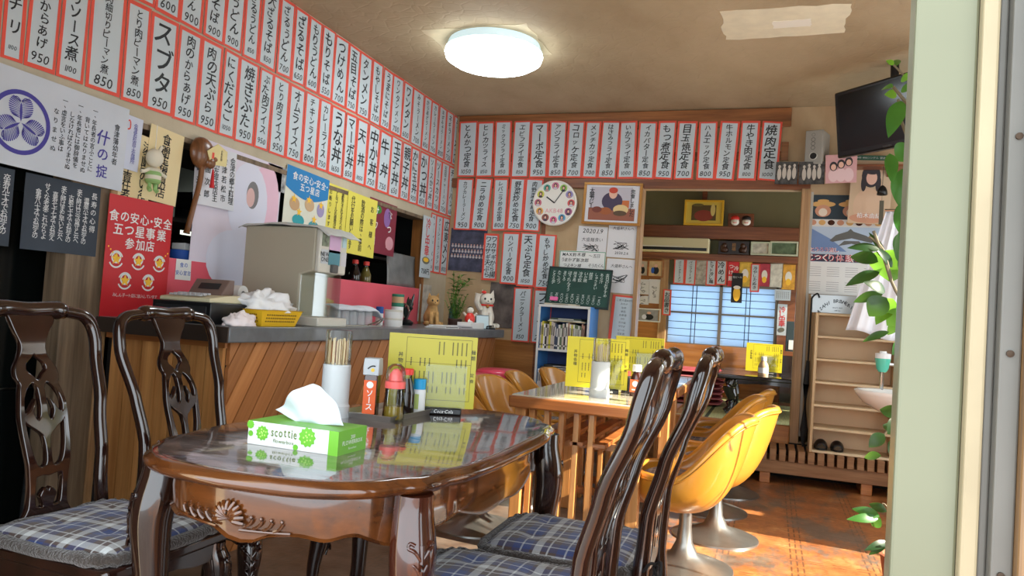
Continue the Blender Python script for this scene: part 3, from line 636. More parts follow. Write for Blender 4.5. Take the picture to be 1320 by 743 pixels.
# framed picture
def framed(name, label, cat, loc, w, h, fw, mfr, pic, rz=0.0, tilt=0.0, group=None, d=.022, rx=0.0):
    r = thing(name, label, cat, loc, rz, group, rot=(rx, tilt, rz)); b = MB()
    for q in ((-w/2, w/2, h/2-fw, h/2), (-w/2, w/2, -h/2, -h/2+fw), (-w/2, -w/2+fw, -h/2+fw, h/2-fw), (w/2-fw, w/2, -h/2+fw, h/2-fw)): b.box(q[0], q[1], -d, 0, q[2], q[3])
    b.build('picture_frame', mfr, r, smooth=False, bevel=.003)
    s = MB(); s.box(-w/2+fw*.8, w/2-fw*.8, -d*.5, -d*.3, -h/2+fw*.8, h/2-fw*.8); s.build('picture', pic, r, smooth=False); return r
x, z, w, h = bbox_(754, 238, 826, 291)
r = framed('picture_frame', 'gold framed photo of a red-haired diner behind a huge rice bowl', 'picture', on_back(x+.005, z, .034), .48, .345, .022, M_gold, col_m('photo_white', 214, 216, 222), 0, .02)
Y0 = -.0135
def rects(name, par, lst, y0):
    for q, (x, z, a, b, m) in enumerate(lst): kk = Ink(y0-q*.0002); kk.bar(x, z, a, b); kk.build(name, m, par)
rects('printed_scene', r, [(-.01, .02, .34, .23, col_m('pr_wall', 190, 186, 196)), (0, -.085, .38, .1, col_m('pr_table', 150, 90, 70)), (.08, .0, .12, .06, col_m('pr_orange', 196, 110, 60))], Y0)
blobs('printed_diner', r, [(-.0, .02, .085, .075, col_m('pr_shirt', 70, 58, 84)), (.005, .085, .034, .044, M_skin), (.005, .11, .036, .025, col_m('pr_redhair', 196, 70, 50)), (.075, -.045, .062, .04, col_m('pr_rice', 222, 196, 140)), (.07, -.075, .055, .022, col_m('pr_bowl', 90, 70, 50)), (-.05, -.06, .05, .03, col_m('pr_meat', 160, 90, 50)), (-.12, -.05, .04, .025, col_m('pr_meat2', 120, 60, 50))], Y0-.001)
k = Ink(Y0-.003); k.col('大盛カレー', -.17, .12, -.04, .045, .03); k.col('完食しました', .165, .12, -.1, .04, .03); k.build('lettering', M_ink, r)
# three autograph boards and the green-bordered sheet
def scrib(k, x, z, s, n=6):
    pts = [(x+random.uniform(-s, s), z+random.uniform(-s, s)*.55) for _ in range(n)]; k.stroke(pts, .0035, 5)
for (u0, v0, u1, v1), lab, rows in [((745, 288, 782, 340), 'autograph board dated 2020 below the left half of the framed photo', [('2020.1.9', .1, .05), ('大盛麺食い', .03, .035)]), ((783, 288, 823, 334), 'autograph board with a sprawling signature below the right half of the framed photo', [('大盛軒さんへ', .1, .03), ('2020.2.6', -.1, .03)]), ((782, 334, 819, 379), 'lowest autograph board, right of the chalkboard', [('大盛軒さんへ', .08, .03)])]:
    x, z, w, h = bbox_(u0, v0, u1, v1); r = thing('autograph_board', lab, 'autograph board', on_back(x, z, .005), 0, 'autograph boards on the back wall', rot=(0, .03, 0))
    b = MB(); sheet(b, .245, .275, .004); b.build('board', M_board, r, smooth=False); k = Ink(-.0045)
    for tx, zz, sz in rows: k.row(tx, 0, zz, sz, .008, hand=True)
    for q in range(4): scrib(k, -.01, -.04 if len(rows) > 1 else -.02, .07)
    k.build('handwriting', M_ink, r)
x, z, w, h = bbox_(722, 325, 780, 347); r = thing('name_sheet', 'green-bordered sheet of handwritten names above the chalkboard', 'sheet', on_back(x, z, .008), 0)
b = MB(); sheet(b, .39, .15, .002); b.build('sheet', M_white, r, smooth=False)
k = Ink(-.0026)
for q in ((0, .07, .38, .005), (0, -.07, .38, .005), (-.19, 0, .005, .145), (.19, 0, .005, .145)): k.bar(*q)
k.build('green_border', col_m('border_green', 60, 150, 110), r)
k = Ink(-.003); k.row('MAX鈴木様', -.07, .045, .034, .02, hand=True); k.row('うまかず新次郎', -.06, .0, .034, .02, hand=True); k.row('つよキン様', -.08, -.045, .032, .02, hand=True); k.row('～五日', .1, .04, .034, .01, hand=True); k.row('そうたくん', .12, -.04, .032, .01, hand=True); k.build('handwriting', M_ink, r)
# chalkboard resting on the bookcase
cb = thing('chalkboard', 'green chalkboard of hand-chalked dishes leaning on top of the bookcase', 'chalkboard', (-1.485, 5.84, 1.155), rot=(-.2, .02, 0))
b = MB(); b.box(-.255, .255, -.012, .0, 0, .31); b.build('board', col_m('chalk_green', 36, 70, 62, rough=.75, nscale=8, namt=.2), cb, smooth=False)
b = MB(); b.box(-.262, .262, -.02, .004, -.008, .006); b.box(-.262, .262, -.018, .004, .305, .316); b.box(-.262, -.253, -.018, .004, 0, .31); b.box(.253, .262, -.018, .004, 0, .31); b.build('frame', col_m('chalk_frame', 26, 44, 42), cb, smooth=False)
k = Ink(-.0128)
for i, (tx, pr) in enumerate([('本日のおすすめ', ''), ('あら汁', '一五〇'), ('しゅうまい', '三五〇'), ('枝豆', '三〇〇'), ('いか焼', '五〇〇'), ('冷や奴', '二五〇'), ('焼き鳥', '五〇〇'), ('ほうれんそう', '三五〇'), ('まぐろ', '六〇〇'), ('たこぶつ', '五五〇'), ('とろろ芋', '三〇〇')]):
    k.col(tx, .225-i*.044, .285, .285-.028*len(tx), .032, .014, hand=True)
    if pr: k.col(pr, .225-i*.044, .1, .02, .026, .012, hand=True)
k.build('chalk_writing', col_m('chalk', 206, 220, 214), cb)
b = MB(); b.cbox((-.185, -.025, .045), (.065, .02, .032)); b.build('eraser', col_m('eraser_pink', 236, 110, 170), cb, bevel=.006)
# red-bordered list
r = thing('price_list', 'tall red-bordered list of small writing right of the bookcase', 'price list', on_back(-1.135, 1.07, .006), rot=(0, .05, 0)); b = MB(); b.box(-.1, .1, -.002, 0, -.2, .2); b.build('red_sheet', M_red, r, smooth=False)
b = MB(); b.box(-.075, .075, -.003, -.002, -.19, .185); b.build('white_sheet', M_paper, r, smooth=False)
k = Ink(-.0036)
for i, tx in enumerate(['ご飯大盛100円', 'みそ汁', '生卵', '納豆', 'お新香', 'のり', '冷や奴', 'サラダ', 'ビール', '日本酒', 'ウーロン茶', 'コーラ']): k.row(tx, 0, .16-i*.03, .02, .006)
k.build('lettering', M_ink, r)
# ---------------------------------------------------------------- carved dining table and chairs
def lacquer(name, a, b, rough=.16, axis=2):
    m = wood(name, a, b, rough, axis, coat=.9, scale=4); return m
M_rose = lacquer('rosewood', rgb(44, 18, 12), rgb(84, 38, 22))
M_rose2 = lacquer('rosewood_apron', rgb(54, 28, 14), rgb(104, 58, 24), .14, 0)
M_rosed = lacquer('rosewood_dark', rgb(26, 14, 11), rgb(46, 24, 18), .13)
def cover_mat():
    m = mat('clear_table_cover', rgb(58, 40, 34), .07, coat=1.0); t = NT(m)
    f = t.noise(t.coords((5, 14, 1)), 1.2, 5, .6); c = t.ramp(f, [(.36, rgb(44, 32, 28)), (.64, rgb(120, 104, 98))]); t.l.new(c, t.p.inputs['Base Color'])  # streaks mix wood grain with grey reflections painted into the colour
    t.bump(t.noise(t.coords((3, 9, 1)), 2.2, 3, .55), .16, .014); return m
TX, TY, TA, TB = -1.02, 1.92, .41, .68
def tout(s=1.0, n=96, mod=True):
    out = []
    for i in range(n):
        a = 2*PI*i/n; c, q = math.cos(a), math.sin(a); e = 2/3.0
        x = TA*math.copysign(abs(c)**e, c); y = TB*math.copysign(abs(q)**e, q)
        m = 1.0
        if mod:
            for ctr in (.62, PI-.62, PI+.62, 2*PI-.62):   # the small ogee shoulders beside the legs
                d = a-ctr; m += .018*math.exp(-(d/.10)**2)-.014*math.exp(-((d-.16)/.07)**2)-.014*math.exp(-((d+.16)/.07)**2)
            for ctr in (PI/2, 3*PI/2): m += .008*math.exp(-((a-ctr)/.05)**2)
        out.append((x*s*m, y*s*m))
    return out
def ring(out, prof):
    """stack of scaled outlines: prof = [(inset, z)]"""
    vs = []; n = len(out)
    for ins, z in prof:
        for x, y in out: l = math.hypot(x, y); k = (l-ins)/l; vs.append((x*k, y*k, z))
    fs = [(j*n+i, j*n+(i+1) % n, (j+1)*n+(i+1) % n, (j+1)*n+i) for j in range(len(prof)-1) for i in range(n)]
    return vs, fs, n
tb = thing('dining_table', 'glossy carved rosewood dining table with curved edge and clear vinyl cover', 'table', (TX, TY, 0))
o = tout()
vs, fs, n = ring(o, [(.03, .664), (.012, .666), (.004, .672), (.0, .680), (.003, .688), (.012, .692), (.014, .696), (.024, .6985)])
b = MB(); b.add(vs, fs+[tuple(range(n-1, -1, -1)), tuple(range(7*n, 8*n))]); b.build('tabletop', M_rose2, tb, angle=60)
vs, fs, n = ring(o, [(.030, .6985), (.030, .7000), (.033, .7004)]); b = MB(); b.add(vs, fs+[tuple(range(2*n, 3*n))]); b.build('clear_cover', cover_mat(), tb, angle=60)
# apron with scalloped lower edge
N = 240; oo = tout(.885, N, False); vs = []; fs = []
for i, (x, y) in enumerate(oo):
    a = 2*PI*i/N; q = (a % PI)
    s = abs(math.cos(a)) ; end = abs(math.sin(a)) > .72
    if end: u = (a-(PI/2 if a < PI else 3*PI/2))/.78; zb = .572-.012*math.cos(u*PI*2)-.020*math.exp(-(u/.07)**2)-.022*math.exp(-((abs(u)-.48)/.16)**2)-.05*max(0, abs(u)-.72)
    else: u = ((a+PI/2) % PI-PI/2)/.8; zb = .582-.016*abs(math.sin(u*PI*2.5))-.03*math.exp(-(u/.2)**2)-.05*max(0, abs(u)-.72)
    k = 1-.018/math.hypot(x, y); kk = 1+.004*math.cos(a*9)
    vs += [(x*kk, y*kk, .666), (x*kk*1.006, y*kk*1.006, .62), (x*kk*1.0, y*kk*1.0, zb+.008), (x*kk*1.012, y*kk*1.012, zb+.003), (x*kk, y*kk, zb), (x*k, y*k, zb), (x*k, y*k, .666)]
for i in range(N):
    j = (i+1) % N
    for r in range(6): fs.append((i*7+r, i*7+r+1, j*7+r+1, j*7+r))
b = MB(); b.add(vs, fs); b.build('apron', M_rose2, tb, angle=50)
def cab_leg(name, parent, x, y, ht, sx, sy, m, r=.036, carve=True):
    """cabriole leg: square block, outward knee, slim ankle, scrolled foot; (sx, sy) points outwards"""
    L = math.hypot(sx, sy); ux, uy = sx/L, sy/L
    pts = cr([(0, ht, .034), (0, ht*.93, .036), (.010, ht*.83, .041), (.014, ht*.74, .039), (.004, ht*.55, .031), (-.006, ht*.34, .025), (-.004, ht*.16, .022), (.012, ht*.06, .027), (.022, ht*.015, .030), (.022, 0, .026)], 4)
    b = MB(); k = r/.036
    b.tube([(x+o_*ux, y+o_*uy, z) for o_, z, _ in pts], [q*k for _, _, q in pts], 12, 1.0, (ux, uy, 0))
    l = b.build(name, m, parent, angle=60)
    if carve:   # leaf carving on the knee: a long rib with curling lobes
        c = MB(); px_, py_ = -uy, ux
        def P(s, z, d): return (x+ux*(.010+.042*k+d)+px_*s, y+uy*(.010+.042*k+d)+py_*s, z)
        zt = ht*.86
        c.tube(cr([P(0, zt, -.004), P(0, zt-.05, .001), P(0, zt-.10, -.006), P(0, zt-.14, -.016)], 4), [.006]*4*3+[.003], 6) if False else c.tube(cr([P(0, zt, -.004), P(0, zt-.05, .001), P(0, zt-.10, -.006), P(0, zt-.14, -.016)], 4), .005, 6)
        for sg in (-1, 1):
            for q in range(4):
                z0 = zt-.012-q*.03; w = .026-.005*q
                c.tube(cr([P(0, z0-.02, 0), P(sg*w*.6, z0, -.003), P(sg*w, z0+.006, -.012), P(sg*w*.9, z0+.016, -.012), P(sg*w*.55, z0+.012, -.006)], 4), .0042, 6)
        c.build('carving', m, l, angle=60)
    return l
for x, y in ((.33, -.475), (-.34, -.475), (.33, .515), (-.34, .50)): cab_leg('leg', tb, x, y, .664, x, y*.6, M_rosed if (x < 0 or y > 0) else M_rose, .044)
# carved fan shell with leaf sprays on the near apron
def apy(x): return -TB*.885*(max(0, 1-(abs(x)/(TA*.885))**3))**(1/3)-.004
sh = MB(); SX, SZ = -.03, .588
for q in range(11):
    a = -1.75+q*.35; P = []
    for r_ in (0, .010, .020, .030, .038): x = SX+r_*math.sin(a)*1.05; P.append((x, apy(x)-.004-.006*math.sin(r_/.038*PI), SZ+r_*math.cos(a)))
    sh.tube(P, [.002, .0035, .0048, .0055, .004], 6)
sh.build('carved_shell', M_rose2, tb)
sp = MB()
for sg in (-1, 1):
    for q in range(4):
        x0 = SX+sg*(.052+q*.024); sp.tube([(x, apy(x)-.003, z) for x, z in cr([(x0-sg*.012, SZ-.012), (x0, SZ-.006), (x0+sg*.008, SZ+.006), (x0+sg*.002, SZ+.012)], 3)], [.0035]*9+[.002], 6)
    sp.tube([(x, apy(x)-.003, z) for x, z in cr([(SX+sg*.03, SZ-.020), (SX+sg*.09, SZ-.016), (SX+sg*.15, SZ-.012)], 4)], .003, 6)
sp.build('leaf_carving', M_rose2, tb)
b = MB(); b.box(.335, .349, -.503, -.500, .606, .620); b.build('paper_tag', M_paper, tb, smooth=False)
# dining chair --------------------------------------------------
def yback(z):
    """depth of the chair back at height z: an S curve leaning backwards"""
    P = [(0, .285), (.2, .25), (.38, .235), (.55, .245), (.7, .285), (.85, .345), (.985, .375)]
    for (a, ya), (b_, yb_) in zip(P[:-1], P[1:]):
        if z <= b_: f = (z-a)/(b_-a); f = f*f*(3-2*f)*.35+f*.65; return ya+(yb_-ya)*f
    return P[-1][1]
def make_chair():
    c = thing('dining_chair', 'x', 'chair')
    for s in (-1, 1):
        pts = cr([(s*.205, 0, .019), (s*.192, .2, .021), (s*.186, .38, .022), (s*.180, .48, .020), (s*.186, .62, .0185), (s*.206, .76, .018), (s*.218, .86, .0185), (s*.212, .925, .019), (s*.185, .958, .019), (s*.14, .968, .018), (s*.10, .972, .017)], 5)
        b = MB(); b.tube([(x, yback(z), z) for x, z, _ in pts], [r for *_, r in pts], 10, 1.0, (0, 1, 0)); b.build('back_post', M_rosed, c, angle=60)
    # yoke-shaped crest rail with raised ears
    cx = cr([(-.125, .962, .014), (-.105, .972, .024), (-.07, .976, .021), (0, .972, .021), (.07, .976, .021), (.105, .972, .024), (.125, .962, .014)], 5)
    b = MB(); b.tube([(x, yback(z)+.002, z) for x, z, _ in cx], [r for *_, r in cx], 12, 1.15, (0, 0, 1)); b.build('crest_rail', M_rosed, c, angle=60)
    half = [(.066, .955), (.050, .91), (.036, .875), (.040, .845), (.060, .81), (.064, .785), (.056, .765), (.062, .745), (.071, .70), (.071, .65), (.066, .58), (.060, .53), (.056, .48), (.058, .43), (.070, .385)]
    out = cr([(-x, z) for x, z in half]+[(x, z) for x, z in reversed(half)]+[(-half[0][0], half[0][1])], 4)[:-1]
    holes = [cr([(0, .852), (.012, .838), (.030, .822), (.033, .803), (.020, .79), (0, .772), (-.020, .79), (-.033, .803), (-.030, .822), (-.012, .838), (0, .852)], 3)[:-1]]
    for s in (-1, 1):
        holes.append(cr([(s*.008, .752), (s*.022, .772), (s*.046, .752), (s*.060, .72), (s*.060, .685), (s*.044, .690), (s*.028, .712), (s*.034, .690), (s*.024, .664), (s*.009, .680), (s*.008, .752)], 3)[:-1])
        holes.append(cr([(s*.063, .672), (s*.050, .658), (s*.026, .640), (s*.008, .618), (s*.006, .555), (s*.018, .538), (s*.040, .548), (s*.055, .60), (s*.063, .672)], 3)[:-1])
    holes.append(cr([(-.042, .515), (-.02, .52), (0, .516), (.02, .52), (.042, .515), (.042, .445), (.034, .43), (.014, .428), (.016, .445), (.022, .462), (.008, .478), (0, .468), (-.008, .478), (-.022, .462), (-.016, .445), (-.014, .428), (-.034, .43), (-.042, .445), (-.042, .515)], 3)[:-1])
    vs, fs = curve2d('splat', [out]+holes, .007, .003)
    b = MB(); b.add([(x, yback(z)+d, z) for x, z, d in vs], fs); b.build('splat', M_rosed, c, angle=50)
    # seat frame with shaped apron
    st = [(-.212, -.225), (.212, -.225), (.218, -.19), (.2, .235), (-.2, .235), (-.218, -.19)]
    b = MB(); b.prism(st, .352, .384, 'xy'); b.build('seat', M_rosed, c, bevel=.008, seg=3)
    def apr(p, q):
        d = Vector((q[0]-p[0], q[1]-p[1], 0)); L = d.length; d.normalize(); nrm = Vector((d.y, -d.x, 0)); b_ = MB()
        pts = [(0, .355), (0, .30)]+[(L*k/16, .300+.022*math.sin(PI*k/16)**.5+.006*math.cos(4*PI*k/16)-.006) for k in range(1, 16)]+[(L, .30), (L, .355)]
        v = [tuple(Vector((p[0], p[1], 0))+d*u+nrm*e+Vector((0, 0, z))) for e in (-.009, .009) for u, z in pts]; k = len(pts)
        b_.add(v, [tuple(range(k)), tuple(range(2*k-1, k-1, -1))]+[(i, k+i, k+(i+1) % k, (i+1) % k) for i in range(k)]); b_.build('apron', M_rosed, c, angle=40)
    apr((-.20, -.205), (.20, -.205)); apr((.204, -.17), (.19, .21)); apr((-.19, .21), (-.204, -.17)); apr((.17, .222), (-.17, .222))
    for s in (-1, 1): cab_leg('front_leg', c, s*.185, -.195, .352, s, -1, M_rosed, .033)
    return c
M_trim = mat('fur_trim', rgb(52, 43, 37), .95, nscale=160, namt=.4, bump=.8, sheen=.4)
def plaid(name, base, navy, white, p=.125):
    m = mat(name, base, .85, sheen=.2); t = NT(m); x, y, z = t.sep(t.coords())
    def side(v):
        return t.band(v, p, .26, .2), t.math('MAXIMUM', t.band(v, p, .62, .085), t.band(v, p, .26, .02)), t.band(v, p, .86, .02)
    bx, wx, tx = side(x); by, wy, ty = side(y)
    c = t.mix(t.math('MULTIPLY', t.math('ADD', bx, by), .5), base, navy)
    c = t.mix(t.math('MULTIPLY', t.math('ADD', wx, wy), .5), c, white)
    c = t.mix(t.math('MULTIPLY', t.math('MAXIMUM', tx, ty), .6), c, white)
    c = t.mix(.25, c, t.ramp(t.noise(t.coords(), 300, 2), [(.3, (.4, .4, .4, 1)), (.7, (1, 1, 1, 1))]), 'MULTIPLY')
    t.l.new(c, t.p.inputs['Base Color']); t.bump(t.noise(t.coords(), 420, 2), .3, .002); return m
M_plaid = plaid('plaid_blue', rgb(76, 60, 54), rgb(42, 60, 112), rgb(196, 200, 200))
M_plaid2 = plaid('plaid_dark', rgb(72, 62, 62), rgb(48, 50, 76), rgb(168, 164, 164), .1)
def make_cushion(name, w, d, h, m, trim=True, tufts=True, rnd=.16):
    c = thing(name, 'x', 'cushion'); sq = lambda u: math.copysign(abs(u)**.9, u)
    def top(u, v):
        a, b_ = 2*u-1, 2*v-1; e = max(abs(a), abs(b_)); x, y = a*w/2*math.sqrt(1-b_*b_*rnd*.5), b_*d/2*math.sqrt(1-a*a*rnd*.5)
        if e > .8: k = 1-.02*(abs(a*b_)); x *= k; y *= k
        z = h*(1-e**5)**.5 if e < 1 else 0
        if tufts: z -= .014*sum(math.exp(-((a-p)**2+(b_-q)**2)/.018) for p in (-.4, .4) for q in (-.4, .4))
        z += .006*mnoise.noise(Vector((a*2.2, b_*2.2, w*9)))*(1-e**3)
        return (x, y, max(z, 0)*.75+.012)
    b = MB(); b.grid(top, 34, 34); b.grid(lambda u, v: (lambda q: (q[0], q[1], .002 if 0 < u < 1 and 0 < v < 1 else q[2]))(top(u, v)), 18, 18); b.build('pad', m, c, angle=80)
    if trim:
        P = [(x*w/2, y*d/2) for x, y in [(math.copysign(abs(math.cos(a))**.32, math.cos(a)), math.copysign(abs(math.sin(a))**.32, math.sin(a))) for a in [2*PI*i/72 for i in range(73)]]]
        b = MB(); b.tube([(x, y, .014+.003*math.sin(i*1.7)) for i, (x, y) in enumerate(P)], [.017+.004*random.random() for _ in P], 8, .85, caps=False); b.build('fur_trim', M_trim, c, angle=80)
    return c
ch = make_chair(); cu = make_cushion('seat_cushion', .41, .43, .045, M_plaid)
tie = MB(); tie.tube(cr([(.17, .2, .02), (.2, .24, .03), (.215, .262, .06), (.2, .28, .05), (.2, .27, .02), (.21, .285, -.03)], 5), .004, 6); tie.tube(cr([(.2, .27, .05), (.225, .29, .07), (.24, .29, .03), (.2, .27, .045)], 5), .004, 6); tie.build('tie', mat('tie_black', rgb(24, 22, 22), .8), cu)
GC, GU = 'carved dining chairs', 'plaid pads on the carved chairs'
for i, (x, y, rz, l1, l2) in enumerate([(-1.665, 1.60, PI/2, 'carved rosewood chair cut by the picture edge, beside the black glass case', 'blue plaid pad with brown fur edge on the chair by the black case'),
    (-1.665, 2.13, PI/2, 'carved rosewood chair before the red poster and the plank counter', 'blue plaid pad mostly hidden behind the table, on the chair before the red poster'),
    (-.590, 1.71, -PI/2, 'nearest carved rosewood chair on the window side, pierced back seen edge-on', 'blue plaid pad at the bottom edge on the nearest window-side chair'),
    (-.525, 2.165, -PI/2, 'second carved rosewood chair on the window side, nearer the mustard chairs', 'blue plaid pad with black tie on the second window-side chair by the slatted table')]):
    a = ch if i == 0 else again(ch, (x, y, 0), rz); a.location = (x, y, 0); a.rotation_euler = (0, 0, rz); a['label'] = l1; a['group'] = GC
    q = cu if i == 0 else again(cu, (x, y, 0), rz); q.location = (x, y, .384); q.rotation_euler = (0, 0, rz+random.uniform(-.02, .02)); q['label'] = l2; q['group'] = GU
# ---------------------------------------------------------------- things on the carved table
M_clear = thin_clear('clear_plastic', (.93, .95, .95, 1), .8)
M_glass = thin_clear('clear_glass', (.93, .95, .94, 1))
M_wplast = col_m('white_plastic', 228, 230, 230, rough=.35); M_blk = col_m('black_plastic', 22, 24, 26, rough=.3)
M_steel = mat('steel', rgb(170, 170, 168), .22, 1.0)
TT = .7004
tx = thing('tissue_box', 'white and green tissue box with a tissue pulled up, on the carved table', 'tissue box', (-1.05, 1.577, TT))
b = MB(); b.box(-.125, .125, -.063, .063, 0, .056); b.build('carton', col_m('carton_white', 206, 210, 208, rough=.4), tx, smooth=False, bevel=.0015)
M_lime = col_m('lime_print', 104, 170, 44, rough=.4); M_leaf = col_m('leaf_print', 96, 170, 40, rough=.4)
b = MB(); b.box(.1251, .1256, -.063, .063, 0, .056); b.box(.100, .1256, -.0636, -.0630, 0, .056); b.box(-.125, .1256, -.063, .063, .0561, .0564); b.build('green_print', M_lime, tx, smooth=False)
def blossom(k, x, z, r, n=11):
    k.poly([(x+r*(1+.10*math.cos(q*PI))*math.cos(2*PI*q/(2*n)), z+r*(1+.10*math.cos(q*PI))*math.sin(2*PI*q/(2*n))) for q in range(2*n)])
k = Ink(-.0638)
for x, z, r in ((-.083, .030, .017), (.042, .034, .022), (-.116, .026, .007), (.012, .007, .007), (-.118, .050, .010)): blossom(k, x, min(z, .056-r*.9) if r < .03 else z, r)
k.build('printed_blossom', M_leaf, tx)
k = Ink(-.0641)
for x, z, r in ((-.083, .030, .017), (.042, .034, .022)):
    for q in range(9): a = q*2.4; k.disc(x+r*.2*q**.5*math.cos(a)*1.1, z+r*.2*q**.5*math.sin(a)*1.1, .0022, 7)
k.build('printed_dots', col_m('pale_lime', 170, 216, 110), tx)
k = Ink(-.0643); k.row('scottie', -.022, .036, .030, .012, wide=.72); k.row('flowerbox', -.022, .016, .013, .0); k.build('lettering', col_m('print_olive', 100, 120, 60), tx)
k = Ink(0); k.row('200', 0, .038, .012, .01); k.row('FLOWERBOX', 0, .026, .014, .008); k.row('flowerbox', 0, .012, .008, 0)
e = k.build('end_lettering', M_white, tx); e.rotation_euler = (0, 0, PI/2); e.location = (.1260, 0, 0)
def tissue(u, v):
    x = -.105+.215*u; pk = [(0, .02), (.12, .035), (.3, .075), (.48, .095), (.6, .09), (.8, .055), (1, .008)]
    for (a, ha), (b_, hb) in zip(pk[:-1], pk[1:]):
        if u <= b_+1e-9: h = ha+(hb-ha)*(u-a)/(b_-a); break
    return (x*(.35+.65*v)+.0*v, .012*math.sin(u*9+v*2)*v+.008*math.sin(u*17)*v, .056+h*v)
b = MB(); b.grid(tissue, 30, 10); b.build('tissue', mat('tissue_white', rgb(196, 206, 212), .9, nscale=20, namt=.03), tx, solid=.0012)
def dispenser(label, loc):
    d = thing('chopstick_dispenser', label, 'chopstick dispenser', loc, 0, 'chopstick dispensers')
    b = MB(); b.lathe([(.047, 0), (.047, .035), (.044, .038), (.043, .045), (.043, .16), (.040, .163), (.0395, .16)], 28); b.build('white_holder', mat('milky_plastic', rgb(200, 206, 208), .35), d)
    b = MB(); b.lathe([(.041, .16), (.0405, .262), (.039, .268), (.0, .270)], 28, caps=False); b.build('clear_lid', M_clear, d)
    for q in range(26):
        a = q*2.4; r = .0064*q**.5; b = MB(); x, y = r*math.cos(a), r*math.sin(a); b.tube([(x, y, .05), (x*1.05+.002*math.sin(q), y*1.05, .238+.006*math.sin(q*3))], .0021, 4); b.build('chopstick', mat('chopstick_wood', rgb(222, 200, 158), .6), d, smooth=False)
    return d
d1 = dispenser('tall dispenser of paper-wrapped chopsticks standing behind the tissue box', (-1.27, 2.04, TT))
d2 = again(d1, (-.735, 3.42, .703), .5, 'chopstick dispenser on the slatted table before the yellow menu card')
# condiment tray
tray = thing('condiment_tray', 'small stainless tray holding the condiment bottles on the carved table', 'tray', (-1.165, 2.19, TT), -.03)
b = MB(); w, d = .098, .145
b.add([(-w+.01, -d+.01, 0), (w-.01, -d+.01, 0), (w-.01, d-.01, 0), (-w+.01, d-.01, 0), (-w, -d, .018), (w, -d, .018), (w, d, .018), (-w, d, .018)], [(0, 1, 2, 3), (0, 1, 5, 4), (1, 2, 6, 5), (2, 3, 7, 6), (3, 0, 4, 7)])
b.build('pan', mat('tray_steel', rgb(196, 194, 190), .34, .85), tray, smooth=False, solid=.0015)
TRZ = TT+.0022
def bottle(name, label, cat, loc, parts, group=None, rz=0, n=20):
    r = thing(name, label, cat, loc, rz, group)
    for nm, prof, m, sq in parts:
        b = MB(); b.lathe(prof, 4 if sq else n, mtx=Matrix.Rotation(PI/4, 4, 'Z') if sq else None); b.build(nm, m, r, bevel=.004 if sq else 0)
    return r
M_sauce = mat('brown_sauce', rgb(60, 26, 20), .12, coat=.6); M_soy = mat('soy_sauce', rgb(22, 12, 12), .1, coat=.6); M_redcap = col_m('red_cap', 226, 62, 54, rough=.35); M_bluecap = col_m('blue_cap', 40, 160, 214, rough=.4)
r = bottle('sauce_bottle', 'square sauce bottle with big grey cap and orange label on the tray', 'bottle', (-1.185, 2.115, TRZ), [('bottle_body', [(.030, 0), (.031, .005), (.031, .125), (.024, .145)], M_sauce, 1), ('cap', [(.036, .130), (.036, .158), (.034, .182), (.032, .184)], col_m('cap_grey', 178, 184, 188, rough=.35), 1)], rz=.25)
k = Ink(-.0235); k.bar(0, .062, .040, .105); k.build('label', col_m('label_orange', 220, 96, 48), r)
k = Ink(-.0239); k.col('ソース', 0, .085, .02, .024, .03); k.disc(0, .100, .011, 14); k.build('label_print', M_white, r)
k = Ink(-.0262); k.stroke([(-.010, .150), (-.002, .157), (.006, .160), (.014, .159)], .004, 4); k.build('cap_print', M_blackp, r); k = Ink(-.0262); k.disc(.006, .147, .006, 12); k.build('cap_mark', col_m('cap_gold', 226, 190, 70), r)
r = thing('dressing_cruet', 'ribbed glass cruet with pink spout under a clear dome on the tray', 'cruet', (-1.095, 2.10, TRZ))
b = MB(); b.lathe([(.032, 0), (.034, .008), (.033, .03), (.030, .075), (.031, .080), (.029, .085), (.030, .09), (.029, .095), (.029, .1)], 24); b.build('glass_body', M_glass, r)
b = MB(); b.lathe([(.029, .003), (.031, .01), (.029, .042)], 20); b.build('oil', mat('cruet_oil', rgb(176, 150, 60), .1, trans=.4), r)
b = MB(); b.lathe([(.032, .098), (.032, .118), (.022, .122), (.020, .14), (.010, .155), (.004, .158)], 22); b.build('spout_cap', col_m('coral_cap', 240, 104, 100, rough=.35), r)
b = MB(); b.lathe([(.030, .118), (.030, .145), (.026, .162), (.014, .172), (.0, .174)], 22, caps=False); b.build('dome', M_clear, r)
bottle('soy_sauce_bottle', 'dark soy sauce bottle with red cap at the back of the tray', 'bottle', (-1.125, 2.235, TRZ), [('bottle_body', [(.029, 0), (.031, .006), (.030, .07), (.022, .10), (.017, .118)], M_soy, 0), ('neck', [(.017, .116), (.017, .132)], M_glass, 0), ('cap', [(.022, .13), (.022, .148), (.019, .150)], M_redcap, 0)])
r = bottle('seasoning_shaker', 'small white seasoning shaker with bright blue cap on the tray', 'shaker', (-1.105, 2.295, TRZ), [('bottle_body', [(.021, 0), (.022, .004), (.022, .075), (.019, .083)], M_wplast, 0), ('cap', [(.021, .080), (.021, .112), (.019, .114)], M_bluecap, 0)])
k = Ink(-.0222); k.bar(0, .04, .02, .05); k.build('label', col_m('label_lime', 190, 206, 120), r)
